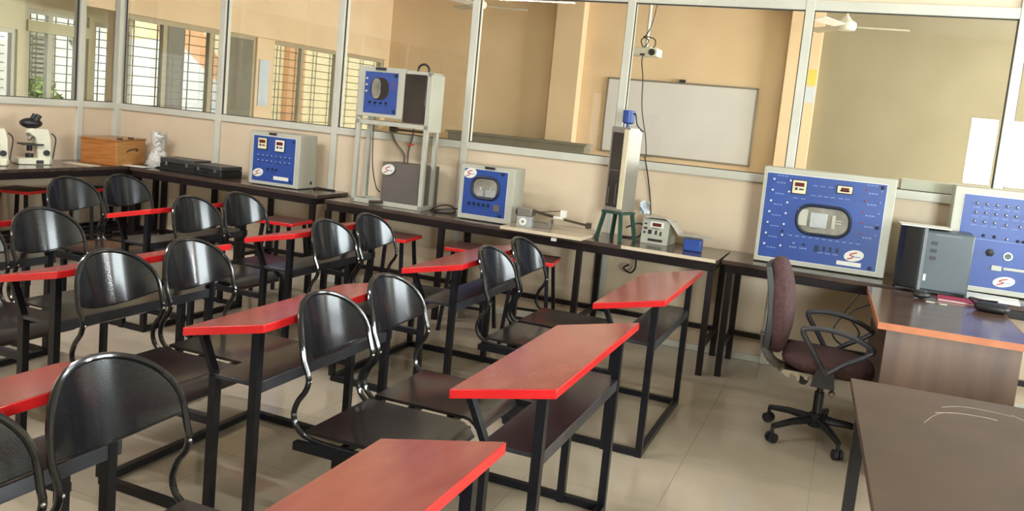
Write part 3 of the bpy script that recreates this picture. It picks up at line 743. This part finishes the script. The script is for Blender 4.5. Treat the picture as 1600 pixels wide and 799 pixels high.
dashes(t, [(-.19+.042*i, .205) for i in range(11)], .025, .007, 'print')
knobs(t, [(-.19+.042*i, .222) for i in range(11)], .003, 'navy', 'terminal', dpt=.005)
knobs(t, [(-.245, .20+.025)], .008, 'navy', 'knob'); knobs(t, [(-.165, .155)], .008, 'print', 'knob'); knobs(t, [(-.1, .155)], .008, 'navy', 'knob')
dashes(t, [(-.165, .128), (-.1, .128)], .05, .008, 'print')
MB().box(-.03, -.005, -.01, -.004, .12, .16).build('switch', 'navy', t)
for xx in (.03, .07, .11): MB().box(xx-.006, xx+.006, -.012, -.004, .13, .16).build('switch', 'navy', t)
dashes(t, [(.06, .115)], .14, .005, 'print')
logo(t, .215, .125, .12, .075); MB().box(.115, .265, -.006, -.004, .055, .082).build('name_plate', 'white', t)
knobs(t, [(.33, .585), (.33, .325), (.32, .058)], .012, 'navy', 'corner_knob')
# --- right-hand panel
t = thing('trainer_panel', 'blue panel with rows of silver knobs at the right edge behind the dark computer', 'instrument', (1.035, 6.0, B2), -.0, 'blue-faced instrument panels')
W_, H_ = .88, .65
case(t, W_, H_, .2, blue=(-.385, .40, .04, .605))
knobs(t, [(-.31+.055*i, .555) for i in range(5)]+[(-.31+.055*i, .50) for i in range(6)]+[(-.31+.055*i, .445) for i in range(3)]+[(-.135, .44), (-.06, .44), (-.12, .355)], .009, 'chrome', 'knob')
dashes(t, [(-.31+.055*i, .53) for i in range(6)]+[(-.31+.055*i, .475) for i in range(6)]+[(-.31+.055*i, .42) for i in range(5)], .035, .005, 'print')
MB().box(-.30, .38, -.0048, -.004, .335, .338).build('divider_line', 'print', t)
knobs(t, [(-.25, .36), (-.19, .36), (-.06, .35), (-.03, .35)], .01, 'navy', 'knob')
MB().lathe([(.025, -.004), (.025, -.012), (.008, -.018)], (-.2, 0, .26), 6, 'y').build('selector_knob', 'black', t)
MB().lathe([(.026, -.004), (.026, -.009)], (-.1, 0, .25), 24, 'y').build('socket_ring', 'steel_light', t)
MB().lathe([(.018, -.009), (.016, -.014)], (-.1, 0, .25), 18, 'y').build('socket', 'green_metal', t)
MB().box(-.18, -.125, -.012, -.004, .155, .185).box(-.115, .04, -.01, -.004, .165, .18).build('card_slot', 'case_grey', t)
logo(t, -.1, .09, .12, .065)
knobs(t, [(.02, .2), (.02, .12), (.1, .25), (.2, .25), (.3, .25)], .01, 'navy', 'knob')

# ================================================================= TOWER, METER BOX, SMALL THINGS ON THE BENCH
t = thing('test_tower', 'tall narrow grey tower with smoked window and blue cup, on green metal stool', 'instrument', (-1.535, 6.02, B2+.21), -.38)
M['case_tower'] = mat('tower_grey', s(140, 134, 124), .35, metal=.2)
MB().box(-.08, .08, -.075, .075, 0, .60).build('case', 'case_tower', t, bevel=.003)
MB().box(-.062, .03, -.079, -.075, .03, .56).build('smoked_window', 'window_dark', t)
MB().box(.038, .078, -.082, -.074, .02, .585).build('side_strip', 'meter_cream', t)
MB().box(-.03, .03, -.079, -.075, .568, .58).build('name_plate', 'steel', t)
MB().box(-.06, .028, -.0805, -.079, .29, .293).build('guide_mark', 'steel', t)
MB().box(-.05, -.046, -.0805, -.079, .05, .17).build('guide_mark', 'steel', t)
MB().box(0.01, .014, -.0805, -.079, .05, .2).build('guide_mark', 'steel', t)
MB().cyl((0, 0, .60), (0, 0, .63), .012, n=12).lathe([(.028, .625), (.042, .635), (.044, .72), (.04, .722)]).build('motor_cup', 'blue', t)
MB().tube(smooth_path([(.044, 0, .7), (.06, 0, .69), (.07, .02, .62), (.09, .07, .58)], 5), .006, 6).build('tube', 'black', t)
g = thing('green_stool', 'small green enamelled metal stool carrying the tall grey tower', 'stool', (-1.535, 6.02, B2), -.38)
MB().box(-.09, .09, -.085, .085, .19, .209).build('top', 'green_metal', g, bevel=.003)
for sx in (-1, 1):
    for sy in (-1, 1): MB().bar((sx*.072, sy*.068, .195), (sx*.105, sy*.09, 0), .032, .01, up=(sx, 0, 0)).bar((sx*.072, sy*.068, .195), (sx*.105, sy*.09, 0), .01, .032, up=(sx, 0, 0)).build('leg', 'green_metal', g)
# cutting board with indicator mechanism
t = thing('surface_plate', 'thin beige plate with pale rim lying on the bench under the metal mechanism', 'plate', (-1.995, 5.93, B2), -.03)
MB().box(-.31, .31, -.24, .22, 0, .022).build('plate', 'ply', t, bevel=.002)
M['plate_top'] = mat('polished_plate', s(176, 158, 132), .12, col2=s(160, 142, 118), scale=3, coat=.3)
MB().box(-.295, .295, -.225, .205, .022, .024).build('surface', 'plate_top', t)
t = thing('clamping_mechanism', 'metal linkage with clear block and round white dial standing on beige plate', 'instrument', (-2.17, 5.87, B2+.024), .0)
MB().box(-.06, .05, -.06, .02, 0, .075).build('block', 'steel_light', t, bevel=.002)
MB().lathe([(.028, -.061), (.028, -.066)], (-.01, 0, .038), 20, 'y').build('dial', 'white', t)
MB().lathe([(.01, -.066), (.01, -.07)], (-.01, 0, .038), 12, 'y').build('dial_centre', 'steel', t)
MB().box(-.07, .04, -.04, .06, .076, .135).build('vice_body', 'steel', t, bevel=.004)
MB().cyl((-.09, .0, .10), (-.07, .0, .10), .022, n=14).cyl((-.09, 0.03, .07), (-.06, .03, .07), .02, n=14).build('wheel', 'black', t)
MB().box(.04, .19, -.02, .05, .04, .105).build('clear_block', 'clear', t)
MB().box(.05, .18, -.01, .04, 0, .04).box(.17, .19, -.03, .03, .02, .07).build('slide', 'steel', t, bevel=.002)
MB().bar((.03, 0, .12), (.2, 0, .095), .012, .02).bar((.06, 0, .11), (.26, .01, .145), .006).bar((.28, 0, .085), (.46, .01, .065), .012, .016).box(.45, .48, -.02, .03, .045, .085).build('arm', 'steel_dark', t)
MB().box(.25, .29, -.01, .03, .10, .15).box(.2, .27, -.01, .02, .085, .1).build('clamp', 'white', t, bevel=.002)
# small meter box with a plastic cover
t = thing('meter_box', 'small beige control box with red display, clear cover thrown over it', 'instrument', (-1.265, 6.06, B2), -.06)
MB().prism([(0, .0), (.24, .0), (.2, .17), (.02, .178)], -.10, .10, 'x').build('case', 'case_grey', t, bevel=.003)
def fp(mb, x0, x1, z0, z1, th=.003): # on the gently sloping front face
    k = .02/.178
    return mb.add([(x, k*z-d, z) for d in (0.0005, th) for z in (z0, z1) for x in (x0, x1)], [(0, 2, 3, 1), (4, 5, 7, 6), (0, 1, 5, 4), (2, 6, 7, 3), (0, 4, 6, 2), (1, 3, 7, 5)])
fp(MB(), -.04, .06, .12, .16).build('meter', 'white', t); fp(MB(), -.025, .04, .127, .152, .004).build('display', 'display', t)
for a in ((-.085, -.065, .135, .145), (-.085, -.06, .1, .115), (-.085, -.07, .07, .085), (-.05, -.025, .07, .1), (0, .015, .07, .1), (.035, .048, .065, .095), (-.03, .03, .11, .114), (-.045, .06, .02, .038)): fp(MB(), *a).build('switch', 'black', t)

b = MB()
b.sheet(lambda u, v: (-.09+u*.27, -.01+v*.2, .183+.012*math.sin(3*u+2*v)-(0 if u < .6 else ((u-.6)/.4)**1.3*.10)), 14, 6, .002)
b.build('plastic_cover', 'plastic_wrap', t)
# blue balance
t = thing('small_balance', 'small blue box with a thin flat pan on top, near the bench end', 'scale', (-.975, 6.0, B2), .0)
MB().box(-.062, .062, -.04, .05, 0, .088).build('body', 'blue', t, bevel=.01)
MB().box(-.055, .055, -.035, .045, .088, .093).cyl((0, 0, .09), (0, 0, .102), .02, n=12).build('neck', 'steel', t)
MB().box(-.10, .115, -.06, .07, .102, .106).build('pan', 'steel_light', t, bevel=.002)
tag(MB().box(-.02, .02, -.005, .005, -.012, .012).build('label_tag', 'white', loc=(-1.90, 5.715, B2-.02)), 'tiny white tag stuck on the bench front below the beige plate', 'tag')
# crumpled blue plastic by the tower
b = MB(); b.sheet(lambda u, v: (-1.41+u*.07+.01*math.sin(9*v), 6.12+.02*math.sin(7*u+5*v), B2+.20+v*.09-.01*math.cos(11*u)), 8, 8, .001)
tag(b.build('plastic_bag', 'blue_paper'), 'scrap of pale blue plastic hanging beside the green stool top', 'plastic bag').location = (0, 0, 0)
# cables on the bench
cable('power_cable', 'black cable looped on the bench between the rack and oval-window box', [(-3.08, 6.1, B2+.008), (-3.05, 6.2, B2+.04), (-2.95, 6.2, B2+.05), (-2.88, 6.12, B2+.01), (-3.0, 6.05, B2+.006), (-3.05, 6.15, B2+.008), (-2.9, 6.25, B2+.03), (-2.75, 6.28, B2+.02)], .006)
cable('power_cable', 'black cable lying on the bench behind the small panel box', [(-4.28, 6.22, B1+.006), (-4.24, 6.2, B1+.006), (-4.25, 6.24, B1+.006), (-4.1, 6.28, B1+.006), (-4.3, 6.3, B1+.006)], .006)
cable('power_cable', 'thin cable running down the wall from the tower to the meter box', [(-1.43, 6.2, 1.40), (-1.40, 6.3, 1.2), (-1.37, 6.33, 1.0), (-1.36, 6.3, .88), (-1.38, 6.2, B2+.01)], .005)
cable('power_cable', 'looped black cable beside the green stool on the bench', [(-1.5, 6.15, B2+.08), (-1.42, 6.18, B2+.12), (-1.38, 6.2, B2+.1), (-1.4, 6.2, B2+.03), (-1.46, 6.2, B2+.008), (-1.55, 6.2, B2+.006)], .006)
cable('power_cable', 'black cable hanging in a curl under the bench right of the stools', [(-1.42, 6.25, .70), (-1.42, 6.25, .62), (-1.42, 6.24, .56), (-1.45, 6.22, .53), (-1.5, 6.22, .56), (-1.46, 6.22, .59)], .007)
cable('power_cable', 'black cable sagging under the bench below the oval-window box', [(-2.45, 6.2, .75), (-2.3, 6.2, .67), (-2.1, 6.2, .65), (-1.95, 6.2, .69), (-1.9, 6.2, .75)], .007)
cable('power_cable', 'tangle of black cables hanging behind the office chair armrest', [(.12, 5.55, .74), (.05, 5.5, .62), (.0, 5.45, .5), (.08, 5.42, .44), (.15, 5.45, .52), (.08, 5.5, .62), (.2, 5.52, .7)], .005)
# wall socket under the bench
t = thing('wall_socket', 'small white socket box on the panel beneath the bench', 'socket', (-3.05, WY+.012, .63))
MB().box(-.022, .022, -.03, 0, 0, .06).build('box', 'white', t, bevel=.003); MB().box(-.008, .008, -.034, -.03, .02, .04).build('switch', 'black', t)
MB().cyl((0, -.01, .06), (0, -.01, .14), .006, n=8).build('conduit', 'white', t)

# ================================================================= LEFT BENCH: microscopes, wooden box, cases
def make_scope():
    t = thing('microscope', 'x', 'microscope', group='cream microscopes on the side bench')
    MB().prism([(-.15, -.07), (.07, -.085), (.10, -.05), (.10, .05), (.07, .085), (-.15, .06)], 0, .05).build('base', 'cream', t, bevel=.008)
    MB().prism([(.0, .04), (.098, .04), (.09, .20), (.07, .27), (-.06, .275), (-.075, .24), (-.02, .20)], -.042, .042, 'y').build('arm', 'cream', t, bevel=.008)
    MB().box(-.115, .03, -.065, .065, .145, .157).build('stage', 'black', t, bevel=.002)
    MB().cyl((-.04, 0, .235), (-.04, 0, .27), .042, n=20).build('head_collar', 'cream', t, bevel=.004)
    MB().ball((-.045, 0, .31), .08, .065, .04).build('head', 'black', t)
    for sy in (-1, 1): MB().cyl((-.03, sy*.034, .32), (.0, sy*.034, .375), .02, .022, n=14).build('eyepiece', 'black', t)
    MB().lathe([(.03, .21), (.034, .235)], (-.04, 0, 0)).cyl((-.04, .0, .21), (-.05, .0, .175), .013, .009, n=12).cyl((-.05, -.02, .212), (-.07, -.03, .185), .01, .008, n=12).build('objective_turret', 'steel', t)
    for sy in (-1, 1): MB().cyl((.055, sy*.036, .09), (.055, sy*.06, .09), .022, n=18).build('focus_knob', 'black', t)
    MB().cyl((-.05, 0, .045), (-.05, 0, .08), .028, n=18).cyl((-.05, 0, .1), (-.05, 0, .14), .02, n=16).build('condenser', 'black', t)
    MB().tube(smooth_path([(.09, -.04, .24), (.12, -.045, .2), (.11, -.045, .1), (.1, -.05, .04)], 5), .005, 6).build('cord', 'black', t)
    MB().box(-.03, .02, -.09, -.083, .01, .035).build('switch', 'black', t)
    return t
M['cream'] = mat('cream_enamel', s(226, 222, 196), .3, coat=.4)
ms = make_scope(); ms['label'] = 'whole cream microscope with black head on the bench, left of the wooden box'
ms.scale = (1.1, 1.1, 1.1); ms.location = (-6.40, 5.26, B1+.005); ms.rotation_euler = (0, 0, 1.25)
m2 = copy_tree(ms); m2['label'] = 'microscope cut by the left picture edge'; m2.location = (-6.40, 4.86, B1+.005); m2.rotation_euler = (0, 0, 1.25)
t = thing('wooden_box', 'varnished wooden instrument box with metal handle in the bench corner', 'wooden box', (-6.10, 5.82, B1+.005), .30)
MB().box(-.33, 0, 0, .50, 0, .225).build('body', 'wood_box', t, bevel=.004)
MB().box(0, .004, .003, .497, .002, .223).build('end_panel', 'wood_light', t)
MB().box(-.335, .008, -.005, .505, .218, .235).build('lid', 'wood_box', t, bevel=.003)
MB().tube(smooth_path([(.005, .17, .12), (.03, .18, .14), (.035, .25, .145), (.03, .32, .14), (.005, .33, .12)], 4), .006, 8).build('handle', 'steel_dark', t)
MB().box(-.03, .01, .05, .08, .235, .25).box(-.03, .01, .24, .27, .235, .25).build('latch', 'steel_dark', t)
# plastic-wrapped item
b = MB()
b.sheet(lambda u, v: (-5.99+(.095+.035*math.sin(5*v+2)+.014*math.sin(50*u*v+19*v)*(0<u<1))*math.cos(2*PI*u)*(1-.35*v), 6.2+(.08+.02*math.sin(9*v))*math.sin(2*PI*u)*(1-.35*v), B1+.006+v*.31+.02*math.sin(6*PI*u)*math.sin(7*v)+.012*math.sin(31*u+17*v)), 60, 30, .002)
t = thing('wrapped_instrument', 'object wrapped in crinkled clear plastic between wooden box and black cases', 'wrapped object', (0, 0, 0))
b.build('plastic_wrap', 'plastic_wrap', t)
MB().cyl((-5.99, 6.2, B1+.001), (-5.99, 6.2, B1+.16), .035, .03, 12).box(-6.04, -5.94, 6.15, 6.25, B1+.001, B1+.03).ball((-6.00, 6.2, B1+.19), .04, n=12).build('instrument', 'steel', t)
def hard_case(loc, rz, w_, d_, h_, label):
    t = thing('instrument_case', label, 'case', loc, rz, 'flat black instrument cases')
    MB().box(-w_/2, w_/2, -d_/2, d_/2, 0, h_*.6).build('body', 'black', t, bevel=.006)
    MB().box(-w_/2, w_/2, -d_/2, d_/2, h_*.62, h_).build('lid', 'case_lid', t, bevel=.008)
    for sx in (-.3, .3): MB().box(sx*w_-.012, sx*w_+.012, -d_/2-.006, -d_/2, h_*.45, h_*.75).build('clasp', 'chrome', t)
    MB().tube([(-.04, -d_/2-.002, h_*.4), (-.035, -d_/2-.015, h_*.4), (.035, -d_/2-.015, h_*.4), (.04, -d_/2-.002, h_*.4)], .004, 6).build('handle', 'black', t)
M['case_lid'] = mat('case_lid_grey', s(60, 60, 60), .4, col2=s(48, 48, 50))
hard_case((-5.64, 6.18, B1), .06, .37, .24, .115, 'flat black case nearer the wooden box')
hard_case((-5.265, 6.17, B1), -.08, .33, .26, .10, 'flat black case nearer the small blue panel box')
t = tag(MB().box(-.12, .12, -.06, .06, 0, .004).build('paper_sheet', 'paper', loc=(-6.05, 6.0, B1+.006), rz=.2), 'white papers beside the plastic-wrapped object', 'paper')
t = tag(MB().box(-.16, .16, -.05, .05, 0, .008).build('wooden_ruler', 'ply', loc=(-6.27, 5.60, B1+.006), rz=.12), 'flat pale strip lying in front of the wooden box', 'strip')

# ================================================================= OFFICE CHAIR
t = thing('office_chair', 'maroon office chair on castors with torn seat underside, beside the teacher desk', 'office chair', (-.02, 4.93, 0))
hub = MB().lathe([(.04, .075), (.05, .09), (.05, .13), (.035, .15)]); hub.build('hub', 'black', t)
for k in range(5):
    a = math.radians(152+72*k); c_, s_ = math.cos(a), math.sin(a)
    lg = MB().tube([(c_*.03, s_*.03, .115), (c_*.17, s_*.17, .108), (c_*.29, s_*.29, .088)], [.024, .019, .015], 10).build('leg', 'black', t)
    cs = MB()
    for o_ in (-.014, .014): cs.cyl((c_*.29-s_*o_-s_*.009, s_*.29+c_*o_+c_*.009, .028), (c_*.29-s_*o_+s_*.009, s_*.29+c_*o_-c_*.009, .028), .028, n=16)
    cs.cyl((c_*.29, s_*.29, .03), (c_*.29, s_*.29, .09), .01, n=8).build('castor', 'black', lg)
MB().cyl((0, 0, .13), (0, 0, .27), .026, n=16).cyl((0, 0, .25), (0, 0, .38), .016, n=14).build('gas_column', 'black', t)
MB().box(-.10, .12, -.06, .06, .365, .395).build('mechanism', 'black', t, bevel=.006)
MB().cyl((-.09, -.06, .36), (-.09, -.16, .36), .026, n=14).build('tension_knob', 'black', t)
MB().cyl((.06, -.06, .345), (.06, -.2, .325), .008, n=8).ball((.06, -.2, .325), .018, n=10, m_=8).build('lever', 'steel', t)
def cushion(cx, cz, L_, W__, T_, e=.35, n=28, m_=14):
    b = MB()
    def fn(u, v):
        a = 2*PI*u; ph = -PI/2+PI*v
        def sp(x, p): return math.copysign(abs(x)**p, x)
        return (sp(math.cos(a), .55)*sp(math.cos(ph), .5)*L_/2, sp(math.sin(a), .55)*sp(math.cos(ph), .5)*W__/2, sp(math.sin(ph), .8)*T_/2)
    vs = []; fs = []
    for j in range(m_+1):
        for i in range(n): vs.append(fn(i/n, j/m_))
    for j in range(m_):
        for i in range(n): fs.append((j*n+i, j*n+(i+1) % n, (j+1)*n+(i+1) % n, (j+1)*n+i))
    return b.add(vs, fs)
sc_ = cushion(0, 0, .48, .47, .095); sc_.v = [(x+.02, y, z+.445+.02*max(0, -x/.24)**2 - .015*max(0, x/.24)**2) for x, y, z in sc_.v]
sc_.build('seat_cushion', 'maroon', t)
b = MB(); rnd = random.Random(3)
for side in (-1, 1):
    n = 22
    for i in range(n):
        x = -.2+.4*i/n; l = rnd.uniform(.015, .055) if (i < 10 or i > 17) else .008
        b.add([(x, side*.205, .41), (x+.022, side*.205, .41), (x+.02+rnd.uniform(-.01, .01), side*(.212), .41-l), (x+rnd.uniform(-.005, .01), side*.214, .41-l*.8)], [(0, 1, 2, 3)])
for i in range(10):
    y = -.2+.4*i/10; l = rnd.uniform(.02, .05); b.add([(-.2, y, .41), (-.2, y+.042, .41), (-.22, y+.03, .41-l), (-.225, y+.01, .41-l*.7)], [(0, 1, 2, 3)])
b.build('torn_lining', 'torn', t)
MB().box(-.19, .2, -.18, .18, .395, .412).build('seat_base', 'black', t)
# backrest: padded, facing +x, seen edge on
bc = cushion(0, 0, .115, .42, .52)
bc.v = [(x-.275-.02*((z)/.25)+.03*math.cos(z/.25*PI/2), y*(1-.12*abs(z/.25)), z+.72) for x, y, z in bc.v]
bc.build('backrest', 'maroon', t)
def bsh(u, v):
    z = .50+.44*v; x = -.325-.02*((z-.72)/.25)+.025*math.cos((z-.72)/.25*PI/2); y = (u-.5)*.36
    return (x-.012+.015*(abs(u-.5)*2)**2, y, z)
MB().sheet(bsh, 10, 12, .03).build('back_shell', 'black', t)
M['grey_bar'] = mat('ribbed_grey_bellows', s(126, 124, 120), .5)
pth = smooth_path([(-.12, 0, .385), (-.2, 0, .375), (-.27, 0, .40), (-.315, 0, .47), (-.325, 0, .56)], 8)
MB().tube(pth, [.024+.004*(i % 2) for i in range(len(pth))], 12).build('back_bar', 'grey_bar', t)
for sy in (-1, 1):
    y = sy*.245
    ar = MB()
    loop = smooth_path([(.02, y, .42), (-.05, y, .53), (-.12, y, .635), (-.09, y, .66), (.02, y, .668), (.14, y, .645), (.225, y, .60), (.20, y, .565), (.10, y, .50), (.03, y, .44)], 5)
    ar.tube(loop, .014, 8); ar.v = [(x_, y+(yy-y)*1.5, z_) for x_, yy, z_ in ar.v]
    ar.prism([(-.05, .36), (.07, .36), (.06, .44), (.02, .47), (-.03, .45)], y-.014, y+.014, 'y')
    ar.bar((0, y, .375), (0, y*.5, .385), .05, .02)
    ar.build('armrest', 'arm_grey', t)

# ================================================================= TEACHER DESK AND NEAR TABLE
t = thing('teacher_desk', 'walnut desk with orange-brown edging under the dark computer', 'desk', (.205, 4.515, 0), .035)
DZ = .785
MB().box(0, .68, 0, 1.12, DZ-.03, DZ).build('desktop', 'desk_top', t)
ed = MB().box(-.003, .683, -.004, 0, DZ-.032, DZ+.001).box(-.004, 0, 0, 1.12, DZ-.032, DZ+.001).box(.68, .684, 0, 1.12, DZ-.032, DZ+.001); ed.build('edging', 'desk_edge', t)
MB().box(.04, .63, .015, .035, 0, DZ-.03).build('end_panel', 'desk_panel', t)
MB().box(.04, .63, 1.07, 1.09, 0, DZ-.03).build('end_panel', 'desk_panel', t)
MB().box(.60, .62, .035, 1.07, .25, DZ-.03).build('modesty_panel', 'desk_panel', t)
MB().box(.04, .6, .5, 1.06, DZ-.17, DZ-.04).build('drawer_box', 'desk_panel', t)
t = thing('wooden_table', 'brown laminate table with chalky scratches at the lower right corner', 'table', (.085, 3.33, 0), .05)
MB().box(0, 1.5, -1.25, 0, DZ-.025, DZ).build('tabletop', 'table_top', t, bevel=.002)
M['scratch'] = mat('chalky_scratch', s(176, 166, 158), .7, col2=s(150, 136, 124), scale=30)
b = MB()
for pts, r in (([(.28, -.18), (.34, -.13), (.42, -.12), (.5, -.14)], .002), ([(.25, -.26), (.32, -.22), (.4, -.21), (.44, -.22)], .003), ([(.5, -.12), (.55, -.2), (.58, -.3), (.6, -.42), (.6, -.6)], .0025), ([(.66, -.2), (.7, -.26), (.74, -.3)], .003), ([(.8, -.12), (.83, -.2), (.84, -.28)], .004), ([(.88, -.1), (.85, -.18)], .003), ([(.2, -.4), (.24, -.3), (.28, -.24)], .001)):
    b.tube(smooth_path([(x, y, DZ) for x, y in pts], 4), r, 6)
b.v = [(x, y, DZ+max(-.001, min(.0006, z-DZ))) for x, y, z in b.v]; b.build('scratches', 'scratch', t)
for x, y in ((.05, -.05), (1.45, -.05), (.05, -1.2), (1.45, -1.2)): MB().box(x-.02, x+.02, y-.02, y+.02, 0, DZ-.025).build('leg', 'bench_leg', t)
MB().box(.07, 1.43, -.06, -.04, DZ-.12, DZ-.025).box(.07, 1.43, -1.21, -1.19, DZ-.12, DZ-.025).build('apron', 'desk_panel', t)
# red stool with a black bag beyond the desk
u = copy_tree(st); u.location = (1.2, 4.55, 0); u.rotation_euler = (0, 0, 0); u['label'] = 'red-edged stool at the right picture edge, right of the teacher desk'
b = cushion(0, 0, .30, .26, .16); b.v = [(x+.02*math.sin(20*y), y, z+.02*math.sin(17*x)) for x, y, z in b.v]
t = thing('black_bag', 'black bag lying on the stool at the right picture edge', 'bag', (1.19, 4.55, .725))
b.build('body', 'black', t)
MB().tube(smooth_path([(-.1, 0, .07), (-.08, 0, .12), (0, .02, .14), (.08, 0, .12), (.1, 0, .07)], 5), .008, 8).build('strap', 'black', t)

# computer and desk clutter
t = thing('desktop_computer', 'dark computer tower with slate side and black front standing on the desk', 'computer', (.44, 5.80, B2), 0)
MB().box(.0, .27, -.1, .12, .012, .375).build('side_panel', 'slate', t, bevel=.01)
MB().prism([(-.13, .12), (-.13, .0), (-.10, -.06), (-.02, -.10), (0, -.10), (0, .12)], .012, .385).build('front_bezel', 'black', t, bevel=.005)
M['slate_light'] = mat('grey_trim', s(112, 118, 122), .4)
MB().box(-.004, .014, -.108, -.098, .012, .385).build('corner_trim', 'slate_light', t)
for z in (.29, .245, .2): MB().box(.04, .075, -.102, -.0995, z, z+.022).build('vent', 'black', t)
MB().box(.06, .2, -.102, -.0995, .352, .357).build('lettering', 'slate_light', t)
MB().box(.022, .036, -.102, -.0995, .07, .11).build('sticker', 'white', t)
MB().box(-.12, .26, -.09, .11, 0, .012).build('base', 'black', t)
tag(MB().box(-.14, .14, -.09, .09, 0, .006).build('paper_sheet', 'paper', loc=(.44, 5.82, B2+.386), rz=.05), 'white papers lying on top of the dark computer', 'paper')
t = thing('computer_mouse', 'small black mouse in front of the dark computer', 'mouse', (.45, 5.46, DZ), .3)
MB().ball((0, 0, .0225), .05, .03, .022).build('body', 'black', t); MB().cyl((.02, -.005, .042), (.02, .005, .042), .005, n=8).build('wheel', 'chrome', t)
t = thing('folder', 'closed crimson folder lying on the desk right of the mouse', 'folder', (.69, 5.53, DZ), -.08)
MB().box(-.15, .15, -.06, .09, 0, .003).box(-.15, .15, -.06, .09, .012, .015).box(-.15, .15, .087, .09, 0, .015).build('cover', 'pink', t); MB().box(-.145, .145, -.055, .085, .003, .012).build('pages', 'paper', t)
t = thing('key_bunch', 'small bunch of brass keys on the desk in front of the crimson folder', 'keys', (.53, 5.38, DZ), 0)
b = MB(); b.tube([(.012*math.cos(a/8*2*PI), .012*math.sin(a/8*2*PI), .003) for a in range(8)], .0015, 6, closed=True).build('ring', 'chrome', t)
MB().box(-.06, -.012, -.004, .004, 0, .003).box(.01, .05, -.02, -.012, 0, .003).build('key', 'meter_cream', t)
t = tag(MB().box(-.14, .14, -.1, .1, 0, .012).build('paper_stack', 'paper', loc=(.86, 5.80, B2+.001), rz=-.1), 'white papers at the foot of the right-hand blue panel', 'papers')
t = thing('strap_bag', 'black strap and pouch lying on the desk at the right picture edge', 'bag', (.80, 5.36, DZ), -.2)
bb = cushion(0, 0, .18, .12, .05); bb.v = [(x, y, z+.025) for x, y, z in bb.v]; bb.build('pouch', 'black', t)
MB().tube(smooth_path([(-.08, 0, .03), (-.12, .06, .05), (-.06, .1, .04), (.02, .06, .05)], 5), .007, 6).build('strap', 'black', t)
